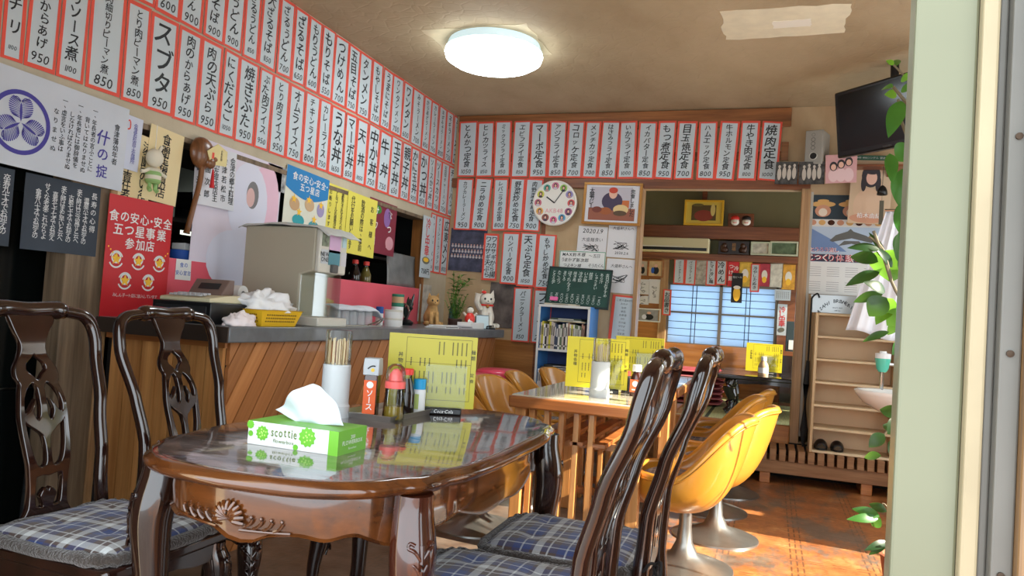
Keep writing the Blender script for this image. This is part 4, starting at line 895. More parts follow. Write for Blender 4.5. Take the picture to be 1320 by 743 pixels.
# yellow menu cards in acrylic stands
M_card = col_m('menu_yellow', 186, 176, 46, rough=.35); M_card2 = col_m('menu_yellow_bright', 220, 206, 30, rough=.4)
def menu_stand(label, loc, rz, m, w=.30, h=.245, dx=-.05, tilt=.0):
    r = thing('menu_stand', label, 'menu stand', loc, rz, 'yellow menu cards on the tables')
    b = MB(); b.box(-.075, .06, -.03, .03, 0, .022); b.build('base', M_blk, r, bevel=.004)
    b = MB(); b.box(-.07+0, .07, -.006, -.0035, .018, .165); b.build('acrylic_front', M_clear, r, smooth=False)
    b = MB(); b.box(-.07, .07, .0035, .006, .018, .165); b.build('acrylic_back', M_clear, r, smooth=False)
    c = MB(); c.box(dx-w/2, dx+w/2, -.0012, .0012, .02, .02+h); card = c.build('menu_card', m, r, smooth=False)
    k = Ink(-.0016); x0, x1, z0, z1 = dx-w*.30, dx+w*.44, .045, .02+h-.012
    for q in ((x0, (z0+z1)/2, .0012, z1-z0), (x1, (z0+z1)/2, .0012, z1-z0), ((x0+x1)/2, z0, x1-x0, .0012), ((x0+x1)/2, z1, x1-x0, .0012), ((x0+x1)/2, (z0+z1)/2+.02, x1-x0, .0010)): k.bar(*q)
    random.seed(5)
    for cI in range(13):
        x = x1-.018-cI*.0155
        for zt, zb in ((z1-.012, z1-.052), (z1-.07, z1-.095), (z1-.115, z1-.15), (z1-.165, z1-.185)):
            if random.random() < .25 or (cI > 7 and zt > z1-.02): continue
            z = zt
            while z > zb: k.bar(x, z, .0042, .0036); z -= .0056
    k.build('printed_columns', M_ink, card)
    k = Ink(-.0017); k.col('麺類', x1+.006, z1-.03, z1-.07, .016, .02); k.col('定食', x1+.006, z0+.10, z0+.06, .014, .02); k.col('丼物各種', dx-w*.36, z1-.05, z1-.13, .018, .02); k.build('lettering', M_ink, card)
    k = Ink(-.0305); k.row('Coca-Cola', 0, .011, .016, .006, shear=.25, wide=.85); k.build('base_lettering', M_white, r); random.seed(11)
    return r
s1 = menu_stand('yellow menu card in a clear stand behind the condiment tray', (-1.04, 2.36, TT), .40, M_card)
# ---------------------------------------------------------------- slatted tables
M_tedge = wood('table_edge_wood', rgb(150, 86, 40), rgb(186, 120, 64), .4, 0); M_slat = wood('table_slat_wood', rgb(186, 122, 62), rgb(214, 156, 92), .4, 2, island=.25)
M_lam = mat('cream_laminate', rgb(214, 206, 182), .12, coat=.6)
def slat_table(loc, label):
    t = thing('slatted_table', label, 'table', loc, 0, 'slatted wooden tables'); w, d = .305, .52
    b = MB(); b.box(-w, w, -d, d, .645, .697); b.build('tabletop', M_tedge, t, bevel=.008)
    b = MB(); b.box(-w+.012, w-.012, -d+.012, d-.012, .6965, .703); b.build('laminate', M_lam, t, bevel=.002)
    for e in (-1, 1):
        for k in range(5):
            x = -.21+k*.068; s = MB(); s.box(x-.013, x+.013, e*.44-.02, e*.44+.02, 0, .648); s.build('slat', M_slat, t, bevel=.003)
        for x in (-.26, .26): s = MB(); s.box(x-.025, x+.025, e*.45-.03, e*.45+.03, 0, .648); s.build('leg', M_slat, t, bevel=.004)
        s = MB(); s.box(-.27, .27, e*.44-.013, e*.44+.013, .09, .13); s.build('foot_rail', M_tedge, t, bevel=.003)
    for k in range(5): x = -.20+k*.10; s = MB(); s.box(x-.03, x+.03, -.46, .46, .50, .518); s.build('shelf_board', M_tedge, t, bevel=.002)
    for e in (-.3, .3): s = MB(); s.box(-.26, .26, e-.015, e+.015, .47, .50); s.build('shelf_bearer', M_slat, t)
    return t
t1 = slat_table((-.78, 3.68, 0), 'slatted wooden table with cream top just beyond the carved table')
t2 = again(t1, (-.78, 4.86, 0), 0, 'farther slatted wooden table by the bookcase, mostly hidden behind the first')
s2 = again(s1, (-.745, 3.62, .703), .22, 'bright yellow menu card on the nearer slatted table behind the chopstick dispenser')
for c_ in s2.children:
    if c_.name.startswith('menu_card'): c_.data = c_.data.copy(); c_.data.materials[0] = M_card2
s3 = again(s2, (-.72, 4.70, .703), .3, 'yellow menu card on the farther slatted table, partly behind the first')
r = bottle('sauce_bottle', 'brown bottle with white cap and orange label on the slatted table', 'bottle', (-.60, 3.62, .703), [('bottle_body', [(.028, 0), (.030, .006), (.030, .085), (.018, .112), (.017, .12)], M_sauce, 0), ('cap', [(.022, .118), (.022, .148), (.020, .15)], M_wplast, 0)])
k = Ink(-.0305); k.bar(0, .05, .05, .06); k.build('label', MATS['label_orange'], r); k = Ink(-.0308); k.disc(0, .06, .014, 14); k.bar(0, .032, .03, .006); k.build('label_print', M_white, r)
bottle('soy_sauce_bottle', 'soy sauce bottle with red cap beside the brown bottle on the slatted table', 'bottle', (-.665, 3.72, .703), [('bottle_body', [(.024, 0), (.025, .006), (.024, .06), (.015, .09)], M_soy, 0), ('cap', [(.019, .088), (.019, .108), (.017, .11)], M_redcap, 0)])
bottle('seasoning_shaker', 'blue-capped shaker beside the brown bottle on the slatted table', 'shaker', (-.56, 3.70, .703), [('bottle_body', [(.02, 0), (.021, .075)], M_wplast, 0), ('cap', [(.02, .075), (.02, .105), (.018, .107)], M_bluecap, 0)])
# ---------------------------------------------------------------- mustard tulip chairs
M_must = mat('mustard_vinyl', rgb(186, 128, 42), .34, coat=.3, nscale=5, namt=.1); M_piping = mat('mustard_piping', rgb(172, 116, 34), .4); M_ped = mat('cast_aluminium', rgb(150, 150, 146), .35, .9, nscale=9, namt=.15)
def tulip():
    c = thing('tulip_chair', 'x', 'chair', (0, 0, 0), 0, 'mustard tulip chairs at the slatted tables')
    b = MB(); b.lathe([(.215, 0), (.214, .008), (.19, .018), (.12, .032), (.06, .06), (.036, .11), (.028, .18), (.027, .245), (.06, .258)], 36); b.build('pedestal', M_ped, c, angle=60)
    def rim(th):
        x = .255*math.copysign(abs(math.sin(th))**.8, math.sin(th)); q = -math.cos(th); y = .015+(.265 if q > 0 else .245)*math.copysign(abs(q)**.85, q)
        f = max(0.0, min(1.0, (y+.06)/.33)); z = .41+.262*(f*f*(3-2*f))**.9
        bk = max(0, q); return x*(1-.30*bk**3), y, z
    def wall(th, h, inner):
        x, y, z = rim(th); zb = .345 if inner else .252; k = max(0.0, 1-(1-h)**3.8)**(1/2.6); kk = (.88 if inner else 1.0)*k
        bk = max(0.0, -math.cos(th)); ln = .10*(1-h)*bk
        xx = x/(1-.30*bk**3)*(1-.30*bk**3*h) if h > 0 else 0
        return (xx*kk, (y-ln)*kk+(0.0), zb+(z-zb)*h)
    for inner, nm in ((False, 'shell'), (True, 'inner_shell')):
        b = MB(); b.grid(lambda u, v: wall(2*PI*u, v**1.6, inner), 56, 16, True); b.build(nm, M_must, c, angle=180)
    R_ = [rim(2*PI*i/72) for i in range(73)]
    b = MB(); b.tube([(x*.945, y*.945, z-.002) for x, y, z in R_], .0175, 8, caps=False); b.build('padded_rim', M_must, c, angle=180)
    b = MB(); b.tube([(x*1.012, y*1.012, z-.010) for x, y, z in R_], .0045, 6, caps=False); b.build('rim_piping', M_piping, c, angle=180)
    return c
tl = tulip(); tc = make_cushion('seat_cushion', .37, .37, .05, M_plaid2, False, rnd=.8)
spots = [(-.315, 3.42, -PI/2+.05, 'nearest mustard tulip chair on the window side, turned away, dark plaid pad'), (-.22, 3.99, -PI/2-.12, 'second mustard tulip chair on the window side, its back showing past the nearest'), (-.29, 4.54, -PI/2+.05, 'third mustard tulip chair on the window side, back top showing above the nearest'), (-.235, 5.10, -PI/2-.08, 'farthest mustard tulip chair on the window side, nearest the tatami step'),
    (-1.33, 3.50, PI/2, 'mustard tulip chair at the counter side hidden behind the carved table card'), (-1.36, 4.16, PI/2-.1, 'mustard tulip chair on the counter side beside the pink stools'), (-1.36, 4.72, PI/2+.1, 'second mustard tulip chair on the counter side behind the slatted table corner'), (-1.30, 5.29, PI/2-.1, 'farthest mustard tulip chair on the counter side, before the bookcase')]
for i, (x, y, rz, lab) in enumerate(spots):
    a = tl if i == 0 else again(tl, (x, y, 0), rz); a.location = (x, y, 0); a.rotation_euler = (0, 0, rz); a['label'] = lab
    q = tc if i == 0 else again(tc, (x, y, 0), rz); dx, dy = math.sin(rz)*.03, -math.cos(rz)*.03; q.location = (x+dx, y+dy, .352); q.rotation_euler = (0, 0, rz+.1*math.sin(i*3)); q['label'] = 'dark pad on the '+lab.split(',')[0].replace('mustard tulip ', 'mustard '); q['group'] = 'dark plaid pads on the tulip chairs'
# pink counter stools
M_pinkv = mat('pink_vinyl', rgb(226, 70, 100), .3, coat=.3)
st = thing('bar_stool', 'pink round stool at the counter, nearer of the two', 'stool', (-1.80, 4.46, 0), 0, 'pink counter stools')
b = MB(); b.lathe([(.155, .56), (.165, .565), (.168, .60), (.168, .64), (.160, .655), (.13, .665), (0, .668)], 36, caps=False); b.build('seat', M_pinkv, st, angle=60)
b = MB(); b.lathe([(.17, .548), (.17, .566), (.02, .566)], 36); b.build('seat_band', M_steel, st)
b = MB()
for q in range(36): a = 2*PI*q/36; b.tube([(.1685*math.cos(a), .1685*math.sin(a), .572), (.1695*math.cos(a), .1695*math.sin(a), .64)], .004, 5)
b.build('pleats', M_pinkv, st)
b = MB(); b.lathe([(.18, 0), (.18, .015), (.05, .03), (.03, .06), (.03, .55)], 28); b.build('pedestal', M_steel, st)
b = MB(); b.tube([(.13*math.cos(2*PI*q/24), .13*math.sin(2*PI*q/24), .2) for q in range(25)], .009, 8); b.build('foot_ring', M_steel, st)
again(st, (-1.80, 5.02, 0), .4, 'pink round stool at the counter, farther of the two')
pl = thing('leafy_plant', 'dark strappy potted plant on the floor below the pink stools', 'plant', (-1.80, 5.44, 0))
b = MB(); b.lathe([(.09, 0), (.12, .2), (.125, .21), (.11, .21), (.10, .19), (0, .19)], 20, caps=False); b.build('pot', col_m('pot_brown', 70, 52, 44), pl)
def blade(b, base, dirx, diry, L, w, arch, m=8):
    V = []; F = []
    for i in range(m+1):
        f = i/m; x = base[0]+dirx*L*f*(.35+.65*f*arch); y = base[1]+diry*L*f*(.35+.65*f*arch); z = base[2]+L*(f-.55*arch*f*f); hw = w*math.sin(PI*(.12+.86*f))*.5
        nx, ny = -diry, dirx; l = math.hypot(nx, ny) or 1; V += [(x+nx/l*hw, y+ny/l*hw, z), (x, y, z-.004), (x-nx/l*hw, y-ny/l*hw, z)]
    for i in range(m): F += [(3*i, 3*i+1, 3*i+4, 3*i+3), (3*i+1, 3*i+2, 3*i+5, 3*i+4)]
    b.add(V, F)
M_dleaf = mat('dark_leaf', rgb(40, 76, 34), .4, nscale=6, namt=.3)
for q in range(14): a = q*2.4; b = MB(); blade(b, (0, 0, .19), math.cos(a), math.sin(a), .20+.05*random.random(), .03, .8); b.build('leaf', M_dleaf, pl)
# ---------------------------------------------------------------- counter with plank front
CZ = .932
M_top = mat('counter_slate', rgb(96, 100, 104), .3, coat=.2, nscale=14, namt=.2)
M_topd = col_m('counter_dark_end', 52, 42, 36, rough=.4)
M_plank = wood('counter_plank', rgb(164, 108, 56), rgb(204, 148, 88), .45, 2, coat=.1, scale=5, island=.5)
ct = thing('service_counter', 'wooden counter with slanting planks and grey stone-look top along the side wall', 'counter', (0, 0, 0))
b = MB(); b.box(XL+.012, -2.0, 2.42, 5.62, .868, CZ); b.build('counter_top', M_top, ct, bevel=.006)
b = MB(); b.box(XL+.03, -2.003, 2.412, 2.4195, .868, CZ-.002); b.build('end_strip', M_topd, ct)
b = MB(); b.box(XL+.012, -2.075, 2.50, 5.58, 0, .868); b.build('counter_body', M_dark, ct, smooth=False)
def clip(poly, ax, val, keep):
    out = []
    for i in range(len(poly)):
        p, q = poly[i], poly[(i+1) % len(poly)]; ip = (p[ax]-val)*keep >= 0; iq = (q[ax]-val)*keep >= 0
        if ip: out.append(p)
        if ip != iq: t = (val-p[ax])/(q[ax]-p[ax]); out.append((p[0]+(q[0]-p[0])*t, p[1]+(q[1]-p[1])*t))
    return out
b = MB(); sl, wd_ = .64, .098
for k in range(-9, 36):
    y0 = 2.5+k*wd_; poly = [(y0+.004, 0), (y0+wd_-.004, 0), (y0+wd_-.004+.868*sl, .868), (y0+.004+.868*sl, .868)]
    poly = clip(clip(poly, 0, 2.5, 1), 0, 5.58, -1)
    if len(poly) > 2: b.prism(poly, -2.075, -2.058+random.uniform(-.001, .001), 'yz')
def plankmat():
    m = mat('counter_plank_slant', rgb(160, 96, 50), .42, coat=.15); t = NT(m)
    a = math.atan(sl); v = t.coords((1, 1, 1), (a, 0, 0)); mp = t.new('ShaderNodeMapping'); mp.inputs['Scale'].default_value = (20, 24, 1.1); t.l.new(v, mp.inputs[0])
    f = t.noise(mp.outputs[0], 1.3, 6, .6); c = t.ramp(f, [(.3, rgb(162, 104, 57)), (.52, rgb(176, 116, 66)), (.72, rgb(192, 134, 82))])
    g = t.new('ShaderNodeNewGeometry'); c = t.mix(1, c, t.math('MULTIPLY_ADD', g.outputs['Random Per Island'], .45, .72), 'MULTIPLY')
    vo = t.new('ShaderNodeTexVoronoi'); mp2 = t.new('ShaderNodeMapping'); mp2.inputs['Scale'].default_value = (6, 9, 4); t.l.new(v, mp2.inputs[0]); t.l.new(mp2.outputs[0], vo.inputs['Vector']); vo.inputs['Scale'].default_value = 1
    c = t.mix(t.math('LESS_THAN', vo.outputs['Distance'], .075), c, rgb(84, 42, 22)); t.l.new(c, t.p.inputs['Base Color']); return m
b.build('plank_front', plankmat(), ct, smooth=False)
b = MB()
for k in range(7): x = -2.66+k*.0835; b.box(x+.002, x+.0815, 2.482, 2.50, 0, .868)
b.build('plank_end', M_plank, ct, smooth=False); b = MB(); b.box(XL+.03, -2.06, 2.47, 2.485, .842, .868); b.build('end_trim', M_tedge, ct)
# pink splash panel and hatch frame
M_pinkpan = mat('pink_panel', rgb(226, 96, 112), .35, nscale=2, namt=.12)
slab('trim_23', XL-.1, XL+.008, 2.475, 5.52, .9, 1.215, M_pinkpan, .004)
slab('trim_24', XL-.1, XL+.014, 5.49, 5.53, .93, 1.79, wood('hatch_wood', rgb(120, 74, 34), rgb(160, 104, 54), .4, 2))
slab('trim_25', XL-.12, XL+.01, 2.47, 5.5, 1.775, 1.80, M_postold)
# stickers on the pink panel
r = poster('safety_sticker', 'small white sticker with blue characters on the pink panel beside the red poster', 'sticker', on_left(2.90, 1.165, .010), LEFT, .10, .10, M_white, 0)
k = Ink(-.002); k.row('食の', .0, .022, .026, .02); k.row('安心宣言', 0, -.016, .024, .03); k.build('lettering', col_m('letter_blue', 40, 90, 180), r)
# ---------------------------------------------------------------- things on the counter
rg = thing('cash_box', 'flat black cash box on the near end of the counter', 'cash box', (-2.285, 2.57, CZ))
b = MB(); b.box(-.15, .15, -.11, .12, 0, .088); b.build('drawer_box', M_blk, rg, bevel=.004); b = MB(); b.box(-.13, .13, -.113, -.11, .012, .07); b.build('drawer_front', col_m('drawer_black', 34, 36, 38, rough=.5), rg, bevel=.002); b = MB(); b.lathe([(.009, 0), (.009, .004)], 12, mtx=Matrix.Translation((.0, -.113, .045)) @ RM); b.build('lock', M_steel, rg)
cr_ = thing('cash_register', 'cream desktop register with grey tilted display on the black drawer', 'cash register', (-2.285, 2.575, CZ+.088))
b = MB(); b.prism([(-.10, 0), (.11, 0), (.11, .035), (.0, .030), (-.10, .016)], -.13, .13, 'yz'); b.build('housing', col_m('register_cream', 208, 200, 166, rough=.5), cr_, bevel=.004)
b = MB()
for i in range(7):
    for j in range(3): b.cbox((-.09+i*.024, -.075+j*.024, .027+j*.0035), (.017, .017, .008))
b.build('keypad', col_m('key_grey', 176, 176, 180), cr_, bevel=.002)
b = MB(); b.prism([(.02, .03), (.10, .035), (.10, .10), (.07, .10)], -.10, .08, 'yz'); b.build('display_head', col_m('register_taupe', 112, 92, 84, rough=.4), cr_, bevel=.004)
b = MB(); b.add([(-.06, .037, .057), (.05, .037, .057), (.05, .056, .083), (-.06, .056, .083)], [(0, 1, 2, 3)]); b.build('display_window', M_blk, cr_, smooth=False)
bx_ = thing('napkin_box', 'plain white box under the paper roll behind the register', 'box', (-2.40, 2.84, CZ)); b = MB(); b.box(-.12, .10, -.08, .08, 0, .10); b.build('carton', M_wplast, bx_, bevel=.003)
pr_ = thing('paper_roll', 'white paper roll with blue and red stripes on its wrapper behind the register', 'paper roll', (-2.42, 2.84, CZ+.10+.036), rot=(0, PI/2, 0))
b = MB(); b.lathe([(.012, -.1), (.036, -.1), (.036, .13), (.012, .13)], 24, caps=False); b.build('roll', M_white, pr_)
for z, m in ((-.07, 'letter_blue'), (-.045, 'letter_blue'), (-.02, 'slip_red')): b = MB(); b.lathe([(.0366, z), (.0366, z+.014)], 24, caps=False); b.build('wrapper_stripe', MATS[m], pr_)
bk = thing('plastic_basket', 'yellow slotted plastic basket on the counter before the water machine', 'basket', (-2.13, 2.80, CZ), .0)
M_ybk = col_m('basket_yellow', 232, 186, 40, rough=.4)
b = MB(); V = []
for z, gx, gy in ((0, .075, .12), (.07, .095, .145), (.072, .105, .155), (.072, .09, .14), (.004, .071, .116)): V += [(-gx, -gy, z), (gx, -gy, z), (gx, gy, z), (-gx, gy, z)]
F = [(3, 2, 1, 0)]+[(j*4+i, j*4+(i+1) % 4, (j+1)*4+(i+1) % 4, (j+1)*4+i) for j in range(4) for i in range(4)]+[(16, 17, 18, 19)]
b.add(V, F); b.build('tub', M_ybk, bk, smooth=False, bevel=.002)
b = MB()
for zz in (.022, .036, .050):
    gx, gy = .0755+.02*zz/.07, .1205+.025*zz/.07
    for q in range(14): b.cbox((gx, -.1+q*.0152, zz), (.003, .008, .006)); b.cbox((-.06+q*.0092, -gy, zz), (.005, .003, .006))
b.build('slots', col_m('slot_ochre', 112, 84, 20), bk, smooth=False)
def lump(name, label, cat, loc, r, m, seed, rz=0, amp=.35, par=None):
    t = thing(name, label, cat, loc, rz); b = MB()
    def f(u, v):
        th, ph = 2*PI*u, PI*(v*.62); d = Vector((math.cos(th)*math.sin(ph), math.sin(th)*math.sin(ph), math.cos(ph)))
        k = 1+amp*mnoise.noise(d*2.3+Vector((seed, 0, 0)))+amp*.5*mnoise.noise(d*5.5+Vector((0, seed, 0))); return (d.x*r[0]*k, d.y*r[1]*k, max(d.z*r[2]*k+.004, .001))
    b.grid(f, 40, 22, True); b.build('folds', m, t, angle=180); return t
M_bag = mat('white_bag', rgb(232, 234, 236), .4, nscale=8, namt=.04, coat=.2)
lump('plastic_bag', 'crumpled white plastic bag heaped in the yellow basket', 'bag', (-2.14, 2.80, CZ+.06), (.085, .15, .085), M_bag, 3.1, amp=.5)
lump('hand_towel', 'crumpled pale pink towel beside the yellow basket', 'towel', (-2.07, 2.56, CZ), (.05, .085, .05), col_m('towel_pink', 232, 222, 222, rough=.9), 8.3, amp=.4)
# water machine
wm = thing('water_dispenser', 'beige water and tea machine with illuminated stickers on the counter', 'water dispenser', (-2.10, 3.12, CZ))
M_bge = mat('machine_beige', rgb(176, 170, 150), .45, nscale=2, namt=.05); M_bge2 = col_m('machine_ivory', 206, 204, 192, rough=.35)
b = MB(); b.prism([(-.43, 0), (-.09, 0), (-.09, .25), (-.015, .27), (-.015, .485), (-.43, .485)], 0, .25, 'xz'); b.build('body', M_bge, wm, bevel=.008)
b = MB(); b.box(-.016, .012, .004, .246, .265, .48); b.build('front_panel', M_bge2, wm, bevel=.008)
b = MB(); b.box(-.12, .035, -.005, .255, 0, .045); b.build('drip_tray', M_bge2, wm, bevel=.006)
b = MB(); b.box(-.010, -.006, .01, .24, .05, .262); b.box(-.088, -.008, .008, .012, .05, .262); b.box(-.088, -.008, .238, .242, .05, .262); b.build('clear_guard', thin_clear('clear_guard_plastic', (.9, .92, .92, 1), .3), wm, smooth=False)
b = MB(); b.box(.012, .03, .10, .15, .27, .31); b.build('spout', col_m('spout_grey', 90, 90, 88), wm, bevel=.003)
for (y, z, w_, h_, m) in ((.045, .43, .06, .07, col_m('sticker_photo', 130, 140, 120, nscale=40, namt=.5)), (.13, .42, .10, .10, col_m('sticker_pink', 214, 180, 214)), (.045, .345, .06, .07, col_m('sticker_text', 200, 206, 210)), (.13, .345, .10, .075, col_m('sticker_teal', 90, 146, 160)), (.215, .345, .05, .07, col_m('sticker_pale', 200, 200, 206)), (.215, .43, .035, .05, col_m('sticker_lid', 190, 220, 226))):
    b = MB(); b.box(.0125, .0145, y-w_/2, y+w_/2, z-h_/2, z+h_/2); b.build('sticker', m, wm, smooth=False)
k = Ink(0); k.row('NEW', 0, .012, .03, .02); k.row('ONE', 0, -.014, .03, .02); e = k.build('sticker_lettering', M_blackp, wm); e.rotation_euler = (0, 0, PI/2); e.location = (.0152, .045, .345)
for q in range(5): b = MB(); b.box(-.35, -.27, -.002, .003, .10+q*.013, .106+q*.013); b.build('vent_slot', M_blk, wm, smooth=False)
cl_ = thing('cloth_cover', 'pale cloth draped over the top of the water machine', 'cloth', (-2.10, 3.12, CZ+.485))
def clf(u, v):
    x, y = -.46+.53*u, -.02+.30*v; z = .006+.006*mnoise.noise(Vector((x*14, y*14, 1)))+.012*math.exp(-((u-.45)/.2)**2)
    if u > .88: z -= (u-.88)*.35
    if u < .06: z -= (.06-u)*.25
    if v < .06: z -= (.06-v)*.15
    return (x, y, z)
b = MB(); b.grid(clf, 40, 16); b.build('folds', mat('cover_cloth', rgb(196, 200, 196), .9, nscale=30, namt=.05), cl_, solid=.004)
# glasses under a towel
M_gl2 = mat('tumbler_glass', rgb(214, 222, 226), .12, alpha=.45)
g0 = thing('drinking_glass', 'clear tumbler upside down in the row beside the water machine', 'glass', (0, 0, 0), 0, 'tumblers under the white towel')
b = MB(); b.lathe([(.034, 0), (.036, .002), (.030, .095), (.0, .096)], 20, caps=False); b.build('tumbler', M_gl2, g0)
for i in range(10):
    loc = (-2.23-(i // 5)*.085, 3.52+(i % 5)*.085, CZ+.006)
    a = g0 if i == 0 else again(g0, loc); a.location = loc; a['label'] = f'clear upturned tumbler, {["first", "second", "third", "fourth", "fifth"][i % 5]} from the water machine in the {["front", "back"][i // 5]} row'
tr = thing('glass_tray', 'pale tray under the row of upturned tumblers', 'tray', (-2.28, 3.69, CZ)); b = MB(); b.box(-.11, .10, -.24, .26, 0, .005); b.build('tray_plate', M_bge2, tr, bevel=.002); b = MB(); b.tube(cr([(.1, .1, .008), (.125, .16, .03), (.12, .24, .05), (.09, .27, .03), (.1, .2, .008)], 5), .004, 6); b.build('wire_handle', M_steel, tr)
tw = thing('dish_towel', 'white towel laid over the upturned tumblers', 'towel', (-2.28, 3.69, CZ+.103)); b = MB()
b.grid(lambda u, v: (-.11+.22*u, -.25+.52*v, .006+.008*mnoise.noise(Vector((u*4, v*7, 4)))-(.05*max(0, v-.85)/.15)-(.02*max(0, u-.85)/.15)), 16, 36); b.build('folds', mat('towel_bluewhite', rgb(206, 212, 222), .95, nscale=60, namt=.05), tw, solid=.009)
lump('yellow_cloth', 'small ochre cloth on the towel by the machine', 'cloth', (-2.27, 3.48, CZ+.118), (.04, .05, .018), col_m('ochre_cloth', 206, 168, 96, rough=.9), 2.2)
# little containers
bottle('spice_jar', 'red-capped jar behind the towel-covered tumblers', 'jar', (-2.42, 4.17, CZ), [('jar_body', [(.03, 0), (.03, .08)], M_redcap, 0), ('cap', [(.024, .08), (.024, .11), (.02, .115)], mat('red_clear', rgb(240, 90, 90), .2), 0)])
bottle('spice_jar', 'small jar with dark blue cap between the red jar and tall tin', 'jar', (-2.37, 4.26, CZ), [('jar_body', [(.025, 0), (.025, .075)], M_wplast, 0), ('cap', [(.024, .075), (.024, .115), (.02, .118)], col_m('cap_royal', 40, 90, 170), 0)])
for z, lab in ((0, 'lower white tub of the stack before the tall tin'), (.052, 'upper white tub of the stack before the tall tin')): bottle('plastic_tub', lab, 'tub', (-2.22, 4.16, CZ+z), [('tub_body', [(.052, 0), (.055, .04)], M_wplast, 0), ('lid', [(.057, .04), (.057, .05), (.05, .052)], M_bge2, 0)], 'white tubs')
bottle('tea_tin', 'tall tin with green and cream bands on the counter against the pink panel', 'tin', (-2.33, 4.42, CZ), [('tin_body', [(.04, 0), (.04, .125)], M_wplast, 0), ('band', [(.0405, .125), (.0405, .15)], col_m('tin_green', 40, 120, 96), 0), ('upper_body', [(.04, .15), (.04, .19)], col_m('tin_tan', 196, 160, 120), 0), ('lid', [(.041, .19), (.041, .205), (.038, .208)], MATS['tin_green'], 0)])
# cat figurine, beckoning cat, doll, ornaments
M_tan = mat('tan_fur', rgb(176, 138, 86), .8, nscale=20, namt=.35); M_catw = mat('cat_white', rgb(226, 222, 210), .4, nscale=6, namt=.08)
def sit_cat(name, label, loc, rz, s, m, collar=None, ears=None):
    t = thing(name, label, 'figurine', loc, rz); b = MB()
    P = cr([(.0, .02, .052), (0, .025, .07), (0, .02, .078), (0, .01, .07), (0, 0, .056), (0, -.005, .048)], 4); Z = [0, .02]+[.02+.15*q/(len(P)-3) for q in range(1, len(P)-1)]
    vs = []; fs = []; n = 20
    for (x, y, r_), z in zip(P, Z): vs += [(s*(x+r_*.85*math.cos(2*PI*i/n)), s*(y+r_*math.sin(2*PI*i/n)), s*z) for i in range(n)]
    for k in range(len(P)-1): fs += [(k*n+i, k*n+(i+1) % n, (k+1)*n+(i+1) % n, (k+1)*n+i) for i in range(n)]
    b.add(vs, fs+[tuple(range(n))])
    b.ellipsoid((0, -.015*s, .215*s), (.056*s, .052*s, .05*s), 18, 12); b.ellipsoid((0, -.062*s, .2*s), (.022*s, .016*s, .014*s))
    for e in (-1, 1):
        b.add([(e*.018*s, -.01*s, .255*s), (e*.052*s, -.01*s, .24*s), (e*.042*s, -.02*s, .292*s), (e*.038*s, .012*s, .25*s)], [(0, 1, 2), (1, 3, 2), (3, 0, 2), (0, 3, 1)])
        b.tube([(e*.026*s, -.05*s, .12*s), (e*.027*s, -.07*s, .05*s), (e*.027*s, -.085*s, .012*s)], [.02*s, .017*s, .02*s], 8)
        b.ellipsoid((e*.05*s, -.03*s, .022*s), (.03*s, .05*s, .022*s))
    b.tube(cr([(.04*s, .08*s, .02*s), (.09*s, .06*s, .03*s), (.095*s, 0, .025*s)], 5), .014*s, 8)
    b.build('body', m, t, angle=70)
    f = MB()
    for e in (-1, 1): f.ellipsoid((e*.022*s, -.062*s, .222*s), (.008*s, .005*s, .009*s), 8, 6)
    f.ellipsoid((0, -.078*s, .206*s), (.006*s, .004*s, .004*s), 8, 6); f.build('face', M_blackp, t)
    if collar: c = MB(); c.lathe([(.05*s, .168*s), (.053*s, .175*s), (.05*s, .182*s)], 20, (0, -.005*s, 0), caps=False); c.build('collar', collar, t); c = MB(); c.ellipsoid((0, -.062*s, .165*s), (.012*s, .012*s, .012*s)); c.build('bell', M_gold, t)
    return t
sit_cat('cat_figurine', 'tan striped sitting cat figurine in the corner of the counter', (-2.36, 5.02, CZ), .75, .85, M_tan)
t = sit_cat('beckoning_cat', 'white beckoning cat with red collar at the far end of the counter', (-2.12, 5.50, CZ), .5, 1.05, M_catw, M_redcap)
b = MB(); b.tube(cr([(-.05, -.03, .15), (-.085, -.06, .2), (-.08, -.07, .27)], 5), [.022]*10+[.026], 8); b.build('raised_paw', M_catw, t); b = MB(); b.ellipsoid((-.03, -.02, .285), (.02, .02, .012)); b.build('red_spot', M_redcap, t)
t = thing('doll', 'small red and white festival doll beside the bushy plant', 'doll', (-2.14, 5.22, CZ+.045), .5); b = MB(); b.lathe([(.03, 0), (.04, .02), (.034, .05), (.018, .07)], 16); b.build('robe', M_redcap, t); b = MB(); b.ellipsoid((0, 0, .09), (.026, .026, .026)); b.build('head', M_catw, t); b = MB(); b.ellipsoid((0, .006, .104), (.022, .022, .016)); b.build('hair', M_blackp, t)
for e in (-1, 1): b = MB(); b.tube([(e*.03, 0, .05), (e*.05, -.01, .07)], .009, 8); b.build('arm', M_catw, t)
b = thing('tissue_box', 'plain white tissue box at the far end of the counter', 'tissue box', (-2.12, 5.20, CZ), PI/2-.05); q = MB(); q.box(-.12, .12, -.055, .055, 0, .045); q.build('carton', M_wplast, b, bevel=.002); q = MB(); q.grid(lambda u, v: (-.05+.1*u, .01*math.sin(u*8), .045+.03*v*math.sin(PI*u)), 14, 4); q.build('tissue', M_white, b, solid=.001)
